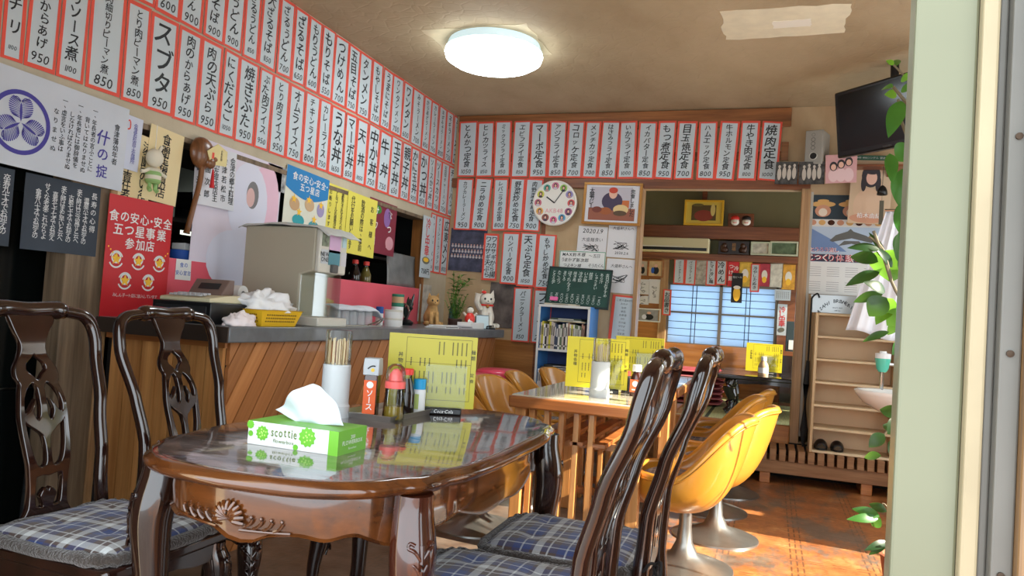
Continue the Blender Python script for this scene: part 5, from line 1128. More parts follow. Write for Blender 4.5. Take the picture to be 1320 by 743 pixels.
t = thing('desk_calendar', 'small pale blue desk calendar before the white beckoning cat', 'calendar', (-2.10, 5.37, CZ), .6); b = MB(); b.prism([(-.03, 0), (.03, 0), (.004, .105), (-.004, .105)], -.05, .05, 'yz'); b.build('stand', col_m('calendar_blue', 46, 84, 110), t, smooth=False); b = MB(); b.add([(-.048, -.0305, .004), (.048, -.0305, .004), (.048, -.0055, .1), (-.048, -.0055, .1)], [(0, 1, 2, 3)]); b.build('page', col_m('calendar_page', 200, 222, 230), t, smooth=False); k = Ink(0); k.row('1 10', 0, .05, .05, .0); e = k.build('page_lettering', M_ink, t); e.rotation_euler = (-.26, 0, 0); e.location = (0, -.0315, .0)
t = thing('stapler', 'black stapler lying before the beckoning cat', 'stapler', (-2.05, 5.42, CZ), 1.4); b = MB(); b.box(-.06, .06, -.014, .014, 0, .01); b.build('base', M_blk, t, bevel=.003); b = MB(); b.prism([(-.06, .012), (.06, .016), (.055, .034), (-.05, .026)], -.012, .012); b.build('arm', M_blk, t, bevel=.003)
for i, (y, lab, m) in enumerate(((4.72, 'crumpled paper napkins on the counter before the cat figurine', M_white), (4.98, 'thin striped magazine flat on the counter edge', col_m('mag_grey', 190, 190, 196)))):
    t = thing('magazine' if i else 'napkin_pile', lab, 'magazine' if i else 'napkins', (-2.13, y, CZ), PI/2); b = MB()
    for q in range(3): b.box(-.12+.01*q, .12-.008*q, -.07, .08-.01*q, q*.007, q*.007+.005)
    b.build('sheets', m, t, smooth=False); b = MB(); b.box(-.1, .1, -.0705, -.069, .007, .010); b.build('spine_line', M_ink, t)
t = thing('bushy_plant', 'small bushy green plant in a dark pot on the counter', 'plant', (-2.26, 5.22, CZ)); b = MB(); b.lathe([(.04, 0), (.055, .06), (.05, .065), (0, .06)], 18, caps=False); b.build('pot', MATS['pot_brown'], t)
M_fresh = mat('fresh_leaf', rgb(86, 130, 48), .5, nscale=30, namt=.3)
def leaf(b, base, tip, w, up=(0, 0, 1), fold=.25, m=7, droop=.12):
    B, T = Vector(base), Vector(tip); d = T-B; L = d.length; d.normalize(); s = d.cross(Vector(up))
    if s.length < 1e-4: s = d.cross(Vector((1, 0, 0)))
    s.normalize(); n = s.cross(d); V = []; F = []
    for i in range(m+1):
        f = i/m; hw = w/2*math.sin(PI*f**.8)**.85 if 0 < f < 1 else .0005; c = B+d*L*f+n*(L*droop*math.sin(PI*f)); V += [tuple(c+s*hw+n*hw*fold), tuple(c), tuple(c-s*hw+n*hw*fold)]
    for i in range(m): F += [(3*i, 3*i+1, 3*i+4, 3*i+3), (3*i+1, 3*i+2, 3*i+5, 3*i+4)]
    b.add(V, F)
b = MB(); st_ = MB()
for q in range(26):
    a = q*2.4; L = .1+.12*random.random(); e = Vector((math.cos(a)*.07*random.random()*1.3, math.sin(a)*.09*random.random(), .06+L)); st_.tube([(0, 0, .05), tuple(e*.6), tuple(e)], .0018, 4)
    for h in range(9): f = .35+.65*h/8; p = e*f; an = random.uniform(0, 6.3); leaf(b, p, p+Vector((math.cos(an)*.035, math.sin(an)*.035, .012)), .014, m=3)
b.build('foliage', M_fresh, t); st_.build('stems', M_fresh, t)
t = thing('glass_ornament', 'dark cluster ornament with a silver ribbon left of the cat figurine', 'ornament', (-2.45, 4.78, CZ)); b = MB(); b.lathe([(.05, 0), (.06, .02), (.03, .04)], 16); b.build('base', M_blk, t)
for q in range(9): b = MB(); a = q*2.4; b.tube(cr([(0, 0, .03), (.02*math.cos(a), .02*math.sin(a), .09), (.05*math.cos(a), .05*math.sin(a), .13+.012*q)], 4), [.01]*8+[.002], 6); b.build('spray', col_m('bottle_dark', 30, 44, 40, rough=.2), t)
b = MB(); b.tube(cr([(.03, -.04, .04), (.05, -.05, .1), (.02, -.05, .15), (-.01, -.05, .11), (.02, -.06, .05)], 5), .006, 6); b.build('ribbon', M_steel, t)
t = thing('leafy_plant', 'thin bamboo-like plant with spreading pale leaves above the corner figurines', 'plant', (-2.36, 5.4, CZ)); b = MB(); b.lathe([(.035, 0), (.03, .12), (.018, .17), (.02, .18)], 18); b.build('vase', col_m('vase_teal', 40, 92, 92, rough=.3), t)
for q in range(8):
    a = q*2.4+.4; e = Vector((.05+.14*math.cos(a)*random.random(), -.02+.13*math.sin(a), .33+.13*random.random())); b = MB(); pts = cr([(0, 0, .15), (e.x*.4, e.y*.4, .3), tuple(e)], 5); b.tube(pts, .0028, 5); s_ = b.build('stem', M_fresh, t); b = MB()
    for h in range(7): p = Vector(pts[3+h]); an = h*2.1+q; leaf(b, p, p+Vector((math.cos(an)*.07, math.sin(an)*.07, .015)), .02, m=4)
    b.build('leaves', M_fresh, s_)
# team photo and portrait print behind them
r = poster('team_photo', 'photo of a large group in dark and white rows on the back wall corner', 'photo', on_back(-2.52, 1.59, .006), 0, .34, .37, col_m('photo_navy', 70, 72, 92, nscale=14, namt=.5), .02)
k = Ink(-.002)
for j in range(3):
    for i in range(11): k.disc(-.145+i*.029+(j % 2)*.01, .03-j*.045, .011, 8)
k.build('printed_figures', col_m('photo_pale', 190, 184, 186), r)
k = Ink(-.0024)
for j in range(3):
    for i in range(11): k.disc(-.145+i*.029+(j % 2)*.01, .046-j*.045, .006, 8)
k.build('printed_heads', M_skin, r)
poster('photo_print', 'dim photo print on the wall behind the beckoning cat', 'photo', on_back(-2.12, 1.13, .006), 0, .34, .38, col_m('photo_dim', 96, 88, 84, nscale=9, namt=.7), .02)
# kitchen side of the hatch
for i, y in enumerate((4.56, 4.71)): bottle('soy_sauce_bottle', ['soy sauce bottle with red cap standing left of its twin in the kitchen hatch', 'paler red-capped sauce bottle standing right of its twin in the kitchen hatch'][i], 'bottle', (XL-.045, y, 1.215), [('bottle_body', [(.038, 0), (.040, .006), (.040, .055), (.026, .085), (.016, .11)], [M_soy, mat('sauce_olive', rgb(92, 84, 40), .15, coat=.5)][i], 0), ('neck', [(.016, .108), (.016, .125)], M_glass, 0), ('cap', [(.022, .122), (.022, .148), (.019, .15)], M_redcap, 0)])
t = thing('plastic_sheet', 'grey translucent plastic sheet leaning in the hatch beside the bottles', 'sheet', (XL-.03, 5.24, 1.215), rot=(0, -.08, 0)); b = MB(); b.grid(lambda u, v: (.004*math.sin(u*9+v*4), -.24+.47*u, .255*v), 14, 8); b.build('sheet', mat('grey_sheet', rgb(120, 122, 122), .3, nscale=10, namt=.25), t, solid=.004)
t = thing('black_bag', 'black plastic bag bundled on the kitchen shelf behind the plastic sheet', 'bag', (XL-.25, 5.2, 1.43)); b = MB(); b.ellipsoid((0, 0, .05), (.12, .26, .05)); b.build('folds', M_blk, t)
slabs('wall_kitchen_shelf', [(-3.2, -2.85, 2.5, 5.5, 1.41, 1.43), (-3.2, XL-.1, 2.6, 5.5, 1.15, 1.2), (-4.9, -4.4, 2.5, 6.0, .8, .86), (-4.6, -3.6, 3.6, 4.7, 1.85, 2.4)], mat('kitchen_shelf', rgb(58, 54, 50), .5))
b = MB(); b.box(-4.9, -4.895, 4.86, 5.08, 1.62, 1.78); b.box(-4.9, -4.895, 5.16, 5.42, 1.56, 1.70); w2 = struct(b.build('window_2', mat('kitchen_window', rgb(200, 206, 190), .5, emit=(.85, .95, .8, 1), estr=.9), smooth=False)); b = MB(); b.box(-4.894, -4.87, 5.08, 5.16, 1.5, 1.8); b.box(-4.894, -4.87, 4.82, 5.46, 1.52, 1.56); b.box(-4.894, -4.87, 4.82, 5.46, 1.78, 1.80); b.build('window_frame', M_blk, w2, smooth=False)
t = thing('plastic_tub', 'blue plastic tub with white label on the hatch sill behind the ladle', 'tub', (XL-.10, 3.0, 1.215)); b = MB(); b.lathe([(.06, 0), (.068, .05), (.064, .05), (.056, .005)], 20); b.build('tub_body', MATS['letter_blue'], t); b = MB(); b.box(-.03, .05, -.04, .04, .052, .085); b.build('white_packet', M_white, t, bevel=.003)
t = thing('cooking_pot', 'dark cooking pot on the hatch sill left of the blue tub', 'pot', (XL-.16, 2.84, 1.215)); b = MB(); b.lathe([(.08, 0), (.09, .01), (.09, .08), (.095, .085), (.085, .085), (.08, .012), (0, .012)], 24, caps=False); b.build('vessel', col_m('pot_maroon', 60, 30, 30, rough=.3), t); b = MB(); b.tube([(-.095, -.02, .07), (-.12, 0, .075), (-.095, .02, .07)], .006, 6); b.build('handle', M_blk, t)
t = thing('mixing_bowl', 'steel bowl on the hatch sill behind the blue tub', 'bowl', (XL-.24, 3.12, 1.215)); b = MB(); b.lathe([(.04, 0), (.075, .04), (.09, .09), (.087, .09), (.07, .04), (0, .006)], 24, caps=False); b.build('vessel', M_steel, t); b = MB(); b.lathe([(.089, .087), (.094, .09), (.089, .093)], 24, caps=False); b.build('rim', M_steel, t)
# hanging charm doll, wooden ladle with tassel, tag
dl = thing('hanging_doll', 'small white and green striped doll hanging over the cream paper slip', 'doll', on_left(2.63, 1.60, .05), LEFT)
M_dw = col_m('doll_white', 222, 216, 196, rough=.8); M_dg = mat('doll_green', rgb(150, 190, 120), .8)
b = MB(); b.ellipsoid((0, 0, .05), (.042, .034, .042)); b.tube([(.02, 0, .08), (.036, 0, .11)], .008, 6); b.build('head', M_dw, dl)
for q in range(4): b = MB(); b.lathe([(.026+.008*math.sin(q), -.066+q*.018), (.034, -.056+q*.018), (.026+.008*math.sin(q+1), -.048+q*.018)], 16); b.build('striped_body', [M_dg, M_dw][q % 2], dl)
for e in (-1, 1): b = MB(); b.tube([(e*.028, 0, -.005), (e*.055, -.005, -.02), (e*.07, 0, -.022)], [.009, .008, .009], 8); b.build('arm', M_dw, dl); b = MB(); b.tube([(e*.016, 0, -.06), (e*.018, 0, -.09), (e*.02, -.01, -.10)], .010, 8); b.build('leg', M_dg, dl)
b = MB(); b.tube([(0, 0, .09), (0, .0, .2)], .0015, 5); b.build('cord', M_white, dl)
ld = thing('wooden_ladle', 'carved wooden ladle hanging with a red tassel left of the handwritten sheet', 'ladle', on_left(2.93, 1.70, .035), LEFT)
M_lad = wood('ladle_wood', rgb(96, 58, 30), rgb(146, 94, 54), .35, 2); b = MB()
b.grid(lambda u, v: ((.075*math.cos(2*PI*u)*math.sin(PI/2*v)), -.035*math.cos(PI/2*v), .075*math.sin(2*PI*u)*math.sin(PI/2*v)+.04), 20, 8, True); b.build('bowl', M_lad, ld, solid=.01)
b = MB(); b.tube(cr([(.0, -.01, -.02), (-.005, -.01, -.1), (-.03, -.008, -.22), (-.055, 0, -.36)], 6), [.022]+[.013]*17+[.017], 10); b.build('handle', M_lad, ld)
b = MB(); b.ellipsoid((.03, -.03, .0), (.035, .02, .03)); b.ellipsoid((.05, -.035, .02), (.02, .015, .015)); b.build('carved_fruit', M_lad, ld)
b = MB(); b.tube([(.055, -.03, -.03), (.056, -.03, -.12)], [.004, .012], 8); b.tube([(.055, -.03, .0), (.055, -.03, -.03)], .002, 5); b.build('tassel', col_m('tassel_red', 206, 40, 44), ld)
b = MB(); b.prism([(-.01, .05), (.06, .10), (.13, .075), (.13, .0), (.02, -.01)], -.045, -.042); tg = b.build('wooden_tag', col_m('tag_wood', 222, 208, 150), ld, smooth=False); k = Ink(-.046); k.col('合格祈願', .09, .075, .02, .014, .01); k.build('tag_lettering', M_ink, tg); k = Ink(-.046); k.bar(.03, .035, .016, .03); k.build('tag_seal', M_red, tg)
# dark glass case with its chrome post at the kitchen doorway
t = thing('glass_case', 'tall black glass-fronted case with chrome edge in the kitchen doorway', 'case', (-3.0, 1.99, 0)); b = MB(); b.box(-.3, .1, -.75, .38, 0, 1.42); b.build('cabinet', mat('black_glass', rgb(14, 18, 18), .12, coat=.4), t, bevel=.006); b = MB(); b.tube([(.115, .36, 0), (.115, .40, 1.42)], .017, 12); b.build('chrome_post', mat('satin_post', rgb(214, 220, 226), .35, .5), t); mat('chrome', rgb(190, 196, 200), .18, 1.0); b = MB(); b.tube([(.106, -.7, .62), (.106, .36, .62)], .006, 8); b.build('shelf_line', MATS['chrome'], t)
# ---------------------------------------------------------------- ceiling lamp
lp = thing('ceiling_lamp', 'round white ceiling lamp glowing bluish white', 'lamp', (-1.763, 4.40, ZC))
b = MB(); b.lathe([(.29, 0), (.295, -.012), (.30, -.03), (.312, -.055), (.306, -.06), (0, -.06)], 48, caps=False); b.build('lamp_base', mat('lamp_rim', rgb(206, 228, 238), .4, emit=(.7, .92, 1, 1), estr=.35), lp, angle=60)
b = MB(); b.lathe([(.306, -.052), (.314, -.07), (.305, -.10), (.26, -.128), (.16, -.146), (0, -.152)], 48, caps=False); b.build('diffuser', mat('lamp_glow', (1, 1, 1, 1), .4, emit=(.86, .96, 1, 1), estr=9.0), lp, angle=80)
# ---------------------------------------------------------------- bookcase with books
M_bcw = col_m('bookcase_edge', 214, 216, 214, rough=.4); M_bcb = col_m('bookcase_blue', 70, 136, 206, rough=.45); M_bci = col_m('bookcase_inside', 40, 66, 120, rough=.5)
bc = thing('bookcase', 'blue-sided white-edged bookcase full of paperbacks under the chalkboard', 'bookcase', (-1.54, 5.83, 0)); hw, dd, H = .21, .145, 1.155
for s in (-1, 1):
    b = MB(); b.box(s*hw-(.018 if s > 0 else 0), s*hw+(.018 if s < 0 else 0), -dd, dd, 0, H); b.build('side_panel', M_bcb, bc, bevel=.001); b = MB(); b.box(s*hw-(.0185 if s > 0 else -.0), s*hw+(.0185 if s < 0 else 0), -dd-.002, -dd, 0, H); b.build('edge_strip', M_bcw, bc)
BZ = [.03, .43, .79, H-.018]
for z in BZ: b = MB(); b.box(-hw+.018, hw-.018, -dd-.002, dd-.005, z, z+.018); b.build('shelf', M_bcw, bc)
b = MB(); b.box(-hw+.018, hw-.018, dd-.006, dd, .03, H); b.build('back_panel', M_bci, bc)
random.seed(21)
CN = {(44, 44, 46): 'black', (214, 212, 204): 'ivory', (150, 148, 140): 'grey', (196, 186, 60): 'yellow', (120, 60, 50): 'red-brown', (60, 70, 90): 'navy', (190, 180, 170): 'beige', (90, 110, 80): 'olive green', (228, 226, 222): 'white', (170, 130, 110): 'tan', (222, 214, 210): 'pale pink', (216, 206, 212): 'pale lilac'}
cols = [(44, 44, 46), (214, 212, 204), (150, 148, 140), (196, 186, 60), (120, 60, 50), (60, 70, 90), (190, 180, 170), (90, 110, 80), (228, 226, 222), (170, 130, 110)]
first = None
def book(x, z, w, h, d, c, lab, grp, lean=0.0, flat=False):
    t = thing('paperback', lab, 'book', (bc.location.x+x, bc.location.y-dd+.012, z), 0, grp, rot=(0, lean, 0)); b = MB()
    b.box(0, w, 0, d, 0, h); b.build('cover', col_m('book_%d_%d_%d' % c, *c, rough=.5), t, smooth=False, bevel=.001)
    k = Ink(-.0006)
    if flat: k.bar(w*.5, h*.5, w*.5, h*.3)
    else: k.bar(w/2, h*.68, w*.45, h*.35); k.bar(w/2, h*.14, w*.6, h*.06)
    k.build('spine_print', MATS['book_44_44_46' if sum(c) > 330 else 'book_228_226_222'] if 'book_228_226_222' in MATS and 'book_44_44_46' in MATS else M_ink, t)
col_m('book_44_44_46', 44, 44, 46); col_m('book_228_226_222', 228, 226, 222)
x = -hw+.022
while x < hw-.04:
    w = random.uniform(.012, .017); c = random.choice(cols); book(x, BZ[2]+.018, w-.001, random.uniform(.19, .215), .18, c, CN[c]+' slim paperback standing in the upper tier of the bookcase under the chalkboard', 'paperbacks in the upper tier'); x += w
x = -hw+.022
while x < hw-.04:
    w = random.uniform(.0125, .0145); c = random.choice([(228, 226, 222), (222, 214, 210), (216, 206, 212)]); book(x, BZ[1]+.018, w-.001, random.uniform(.195, .202), .16, c, CN[c]+' comic volume standing in the lower tier of the bookcase', 'comic volumes in the lower tier'); x += w
for i, (zz, w, c, lab) in enumerate([(0, .30, (206, 196, 160), 'cream magazine lying lowest on the upper-tier paperbacks'), (.008, .26, (196, 200, 190), 'pale magazine lying in the middle of the upper-tier stack'), (.016, .25, (60, 76, 60), 'dark green magazine topmost on the upper-tier paperbacks')]):
    book(-.13+.01*i, BZ[2]+.018+.217+zz, w, .0075+.006*(i == 2), .2, c, lab, 'magazines lying on the paperbacks', 0, True)
for i, (zz, c, lab) in enumerate([(0, (70, 70, 72), 'dark magazine lying lowest on the pale comics'), (.016, (46, 50, 46), 'black magazine lying topmost on the pale comics')]): book(-.16+.02*i, BZ[1]+.018+.204+zz, .30, .014, .2, c, lab, 'magazines lying on the comics', 0, True)
for i in range(2): book(-.17+.13*i, H+.001, .26-.04*i, .012, .2, [(196, 190, 170), (90, 92, 90)][i], ['cream folder lying on top of the bookcase', 'grey folder lying on top of the bookcase'][i], 'folders on the bookcase', 0, True) if i == 0 else None
# ---------------------------------------------------------------- right of the opening: step, rack, posters, TV
M_birch = wood('birch', rgb(214, 184, 142), rgb(234, 212, 174), .5, 0, coat=0); M_birchz = wood('birch_z', rgb(198, 164, 120), rgb(224, 196, 152), .5, 2, coat=0)
M_step = wood('step_wood', rgb(134, 92, 58), rgb(168, 124, 84), .55, 0, coat=0)
sp_ = thing('slatted_step', 'low slatted wooden step before the tatami room and the rack', 'step', (.2, 5.76, 0))
for k in range(36): x = -1.1+k*.062; b = MB(); b.box(x, x+.044, -.175, .16, .165, .245); b.build('slat', M_step, sp_, bevel=.003)
b = MB(); b.box(-1.1, 1.13, -.155, -.125, .075, .165); b.box(-1.1, 1.13, .10, .13, .075, .165); b.build('bearer', M_step, sp_, bevel=.003)
for x in (-.9, -.2, .45, 1.0): b = MB(); b.box(x-.03, x+.04, -.15, .13, 0, .075); b.build('foot', M_tedge, sp_, bevel=.004)
slab('recess_shade_sheet', -1.0, XR, 5.945, 5.955, 0, .25, M_dark)  # dark sheet; the shade below the step is put into its colour
rk = thing('shoe_rack', 'open birch shoe rack with six tiers standing on the slatted step', 'rack', (.555, 5.77, .245)); rh = .965
for s in (-1, 1): b = MB(); b.box(s*.26-.009, s*.26+.009, -.14, .13, 0, rh); b.build('side_panel', M_birchz, rk, bevel=.002)
b = MB(); b.box(-.25, .25, .12, .128, 0, rh); b.build('back_panel', mat('birch_back', rgb(222, 190, 152), .6, nscale=4, namt=.08, stretch=(1, 1, .2)), rk, smooth=False)
for k in range(7): b = MB(); z = k*(rh-.016)/6; b.box(-.251, .251, -.14, .12, z, z+.016); b.build('shelf', M_birch, rk, bevel=.002)
for i, x in enumerate((.365, .47)):
    t = thing('slipper', ['black slipper on the bottom tier of the rack, beside the rack side', 'black slipper on the bottom tier of the rack, farther from the rack side'][i], 'slipper', (x, 5.74, .245+.0165), 0, 'black slippers'); b = MB()
    b.prism([(.042*math.sin(a)*(1+.15*math.cos(a)), -.10*math.cos(a)) for a in [2*PI*q/24 for q in range(24)]], 0, .014, 'xy'); b.build('sole', M_blk, t, bevel=.003)
    b = MB(); b.grid(lambda u, v: (.043*math.cos(PI*u)*(1-.35*v*v), -.005-.09*v, .012+.055*math.sin(PI*u)*(1-.45*v**2)), 12, 7); b.build('upper', M_blk, t, solid=.006)
ub = thing('umbrella', 'closed black umbrella leaning between the post and the rack', 'umbrella', (.255, 5.86, .245)); b = MB(); b.tube([(0, 0, 0), (0, 0, .12), (.0, 0, .45), (.005, 0, .62)], [.008, .028, .022, .012], 10); b.build('folded_canopy', mat('umbrella_black', rgb(24, 24, 26), .7), ub); b = MB(); b.tube(cr([(.005, 0, .6), (.008, 0, 1.02), (.012, 0, 1.08), (.045, 0, 1.11), (.06, 0, 1.08)], 5), .006, 8); b.build('handle', M_blk, ub)
ws = thing('wall_shelf', 'narrow shelf board under the speaker with photos pinned to its edge', 'shelf', (.38, 5.90, 2.285)); b = MB(); b.box(-.40, .45, -.10, .10, -.012, .005); b.build('shelf_board', M_redwood, ws)
for x in (-.3, .35): b = MB(); b.prism([(.095, -.012), (.095, -.1), (-.06, -.012)], x-.008, x+.008, 'yz'); b.build('bracket', M_redwood, ws)
spk = thing('speaker', 'small pale grey loudspeaker with a port hole standing on the wall shelf', 'speaker', (.245, 5.87, 2.29), -.32)
b = MB(); b.box(-.062, .062, -.08, .10, 0, .25); b.build('cabinet', mat('speaker_grey', rgb(152, 150, 142), .5), spk, bevel=.006); b = MB(); b.lathe([(.030, 0), (.026, .004), (.020, -.004)], 24, mtx=Matrix.Translation((0, -.081, .06)) @ RM, caps=False); b.build('port_ring', mat('port_grey', rgb(190, 188, 180), .4), spk); b = MB(); b.lathe([(.024, 0), (.023, .002)], 20, mtx=Matrix.Translation((0, -.080, .06)) @ RM); b.build('port', M_blk, spk)
k = Ink(-.0805)
for z in (.12, .15, .18): k.disc(-.005, z, .016, 18, .011)
k.disc(-.005, .215, .013, 16, .010); k.build('front_marks', mat('port_grey2', rgb(110, 108, 102), .5), spk)
b = MB(); b.tube([(-.062, -.08, .0), (-.085, -.09, .012), (-.06, -.06, .02)], .012, 6); b.build('clip_foot', MATS['speaker_grey'], spk)
tv = thing('television', 'black flat television hung in the corner under the ceiling, tilted down', 'television', (.60, 5.06, 2.44), rot=(.14, 0, -.80))
b = MB(); b.box(-.36, .40, -.03, .03, -.215, .215); b.build('bezel', mat('tv_black', rgb(20, 20, 21), .25), tv, bevel=.012, seg=3); b = MB(); b.box(-.33, .37, -.0315, -.0305, -.175, .19); b.build('screen', mat('tv_screen', rgb(8, 9, 9), .15), tv, smooth=False); b = MB(); b.box(-.12, .12, .03, .09, -.12, .12); b.tube([(0, .07, 0), (0, .10, .33)], .025, 10); b.build('mount', M_blk, tv)
k = Ink(-.0312); k.row('TOSHIBA', .02, -.197, .016, .0); k.build('maker_lettering', MATS['slot_ochre'] if 0 else col_m('tv_logo', 90, 90, 90), tv)
# wind bell
bl = thing('wind_bell', 'small black wind bell hanging before the idol poster', 'bell', (.685, 5.8, 2.10)); b = MB(); b.lathe([(.034, -.03), (.030, 0), (.022, .02), (.008, .035), (0, .036)], 18, caps=False); b.build('bell', M_blk, bl, solid=.003); b = MB(); b.tube([(0, 0, .03), (0, 0, .175)], .002, 5); b.build('cord', M_blk, bl); b = MB(); b.box(-.014, .014, -.001, .001, -.24, -.07); b.tube([(0, 0, 0), (0, 0, -.08)], .0012, 4); b.build('paper_streamer', mat('streamer', rgb(92, 86, 70), .7), bl)
# photo prints and idol pictures
for i, (x, w, lab) in enumerate([(.045, .155, 'black and white band photo on the shelf edge, next to the last menu slip'), (.215, .175, 'black and white band photo on the shelf edge below the speaker')]):
    r = poster('photo_print', lab, 'photo', (x, 5.795, 2.225), -.02, w, .165, col_m('bw_photo%d' % i, 62, 60, 58, nscale=28, namt=.9), .03*(i-.5)*-1, 'band photos'); 
    blobs('printed_figure', r, [((q-1.5)*.034, -.01+.01*(q % 2), .014, .045, col_m('bw_pale', 186, 178, 166)) for q in range(4)]+[((q-1.5)*.034, .045+.01*(q % 2), .009, .012, MATS['bw_pale']) for q in range(4)])
r = poster('idol_picture', 'pink landscape picture of three dark-haired girls right of the band photos', 'picture', (.41, 5.795, 2.255), -.03, .205, .205, col_m('idol_pink', 206, 158, 158), -.02)
blobs('printed_figure', r, [((q-1)*.05, -.045, .034, .05, col_m('idol_cloth', 222, 190, 190)) for q in range(3)]+[((q-1)*.05, .018+.016*q, .026, .034, M_hair) for q in range(3)]+[((q-1)*.05, .012+.016*q, .017, .022, M_skin) for q in range(3)])
r = poster('idol_poster', 'tall faded poster of a long-haired girl with green title strip below the television', 'poster', (.625, 5.93, 2.13), 0, .275, .50, col_m('idol_tan', 204, 176, 144, nscale=3, namt=.06), .03)
blobs('printed_figure', r, [(-.01, -.12, .10, .13, col_m('idol_skin', 214, 180, 150)), (-.005, .10, .062, .085, MATS['idol_tan'] if 0 else M_hair), (-.05, .045, .018, .06, M_hair), (.045, .045, .018, .06, M_hair), (0, .085, .036, .05, M_skin), (0, .132, .045, .022, M_hair), (-.01, -.21, .12, .035, col_m('idol_coral', 206, 150, 120))])
k = Ink(-.0034); k.bar(0, .232, .275, .036); k.build('title_strip', col_m('strip_green', 46, 96, 76), r); k = Ink(-.0038); k.row('AKB48 41thシングル 選抜総選挙', 0, .232, .019, .012); k.row('柏木由紀', .0, -.19, .04, .02); k.build('title_lettering', M_white, r)
# festival poster with calendar, beer mirror
r = poster('festival_calendar', 'large festival calendar poster with temple roof and red headline behind the rack', 'calendar', on_back(.47, 1.73, .006), 0, .50, .74, col_m('poster_sky', 176, 192, 210), .0)
k = Ink(-.002); k.bar(0, .275, .50, .19); k.build('night_panel', col_m('night_blue', 40, 54, 62), r)
for q in range(2):
    x = -.155+q*.19; lst = [(x, .30, .085, .022, col_m('shrine_gold', 206, 160, 96)), (x, .25, .055, .045, col_m('shrine_red', 196, 140, 110)), (x, .24, .03, .03, col_m('shrine_pale', 222, 206, 186)), (x, .325, .04, .012, MATS['shrine_gold'])]; blobs('printed_shrine', r, lst, -.0024)
k = Ink(-.0026); k.bar(0, .16, .5, .055); k.build('float_strip', col_m('strip_white', 210, 206, 200), r)
blobs('printed_float', r, [(-.22+q*.063, .163, .024, .02, [MATS['shrine_red'], MATS['shrine_gold'], M_rose][q % 3]) for q in range(8)], -.003)
k = Ink(-.0026); k.poly([(-.25, .13), (-.25, -.05), (.02, -.05), (-.09, .04)]); k.build('blue_slope', col_m('slope_blue', 110, 136, 180), r)
k = Ink(-.003); k.poly([(-.1, .03), (-.06, .07), (.02, .10), (.04, .12), (.06, .10), (.15, .07), (.2, .03), (.18, .02), (.05, .05), (-.08, .02)]); k.poly([(-.04, -.01), (0, .03), (.1, .03), (.14, -.01), (.05, .01)]); k.build('temple_roof', col_m('roof_grey', 96, 96, 92), r)
k = Ink(-.0032); k.bar(0, -.10, .5, .055); k.build('headline_band', col_m('band_navy', 58, 54, 74), r)
k = Ink(-.0036); k.row('とうろう流し', -.13, -.04, .038, .035); k.row('じっくり体験ツアー', -.0, -.10, .058, .05); k.build('headline', col_m('headline_white', 240, 236, 232), r)
k = Ink(-.0040); k.row('とうろう流し', -.13, -.04, .038, .012); k.row('じっくり体験ツアー', -.0, -.10, .058, .015); k.build('headline_fill', col_m('headline_red', 190, 40, 60), r)
k = Ink(-.0026); k.bar(0, -.25, .5, .24); k.build('calendar_sheet', M_white, r)
k = Ink(-.003)
for a in range(4):
    for j in range(2):
        for q in range(5): k.bar(-.19+a*.125, -.17-j*.11-q*.016, .085, .003)
k.build('calendar_grid', col_m('grid_grey', 150, 150, 156), r)
r = poster('brewery_sign', 'silvery brewery sign with curved black lettering on top of the rack', 'sign', on_back(.44, 1.285, .10), 0, .36, .13, mat('silver_plate', rgb(178, 182, 184), .3, .6), .0)
k = Ink(-.0024)
for q, c_ in enumerate('ASAHI BREWERIES'):
    a = (q-7)*.105
    if c_ != ' ': k.ch(c_, .30*math.sin(a)*.62, -.30+.325*math.cos(a)*1.0, .034, .02, -a*.7)
k.row('SINCE 1889', 0, -.025, .014, .004); k.row('LIMITED', 0, -.045, .012, .004); k.build('lettering', M_ink, r)
# basin with soap dispenser and hanging towel
sk = thing('wash_basin', 'white wall basin on a wooden stand behind the leafy plant', 'basin', (.76, 5.02, .72))
b = MB(); n_ = 36; vs = []; pr_b = [(.05, -.13), (.13, -.10), (.22, -.05), (.262, .0), (.27, .022), (.262, .028), (.245, .022), (.2, -.03), (.1, -.075), (0, -.08)]
b.lathe(pr_b, 40, sx=1.0, sy=.8, caps=False); b.build('bowl', mat('porcelain', rgb(232, 232, 228), .15, coat=.5), sk, angle=80)
b = MB(); b.tube(cr([(.1, .16, .02), (.1, .16, .10), (.07, .10, .14), (.02, .04, .13), (.01, .03, .10)], 5), .012, 10); b.build('faucet', MATS['chrome'], sk)
b = MB(); b.lathe([(.06, -.72), (.06, -.70), (.03, -.68), (.028, -.4), (.045, -.36), (.028, -.32), (.028, -.2), (.06, -.12)], 18); b.build('pedestal', M_tedge, sk)
sd = thing('soap_dispenser', 'teal soap dispenser with white lid above the basin', 'soap dispenser', (.665, 5.21, .80)); b = MB(); b.lathe([(.022, .05), (.035, .07), (.045, .13), (.045, .135)], 20); b.build('soap_tank', mat('soap_teal', rgb(90, 196, 170), .2, coat=.4), sd); b = MB(); b.lathe([(.045, .135), (.046, .165), (.02, .17), (.02, .18)], 20); b.build('lid', M_wplast, sd); b = MB(); b.tube([(0, 0, -.06), (0, 0, .05)], .012, 8); b.build('stem', MATS['chrome'], sd)
b = MB(); b.tube([(0, 0, .1), (0.08, .05, .1), (.84, .05, .1)], .008, 6); b.build('hanging_arm', MATS['chrome'], sd)
ht = thing('hanging_cloth', 'white cloth hanging over the rack behind the plant leaves', 'cloth', (.68, 5.42, 0))
def hc(u, v):
    z = 1.90-.80*v; wv = .11+.12*v; x = .10-.09*v+(u-.5)*2*wv; return (x, .024*math.sin(u*19+v*1.5)*(.35+.65*v)+.010*math.sin(u*41)-.04*v, z-.07*u*v+.012*math.sin(u*9)*v)
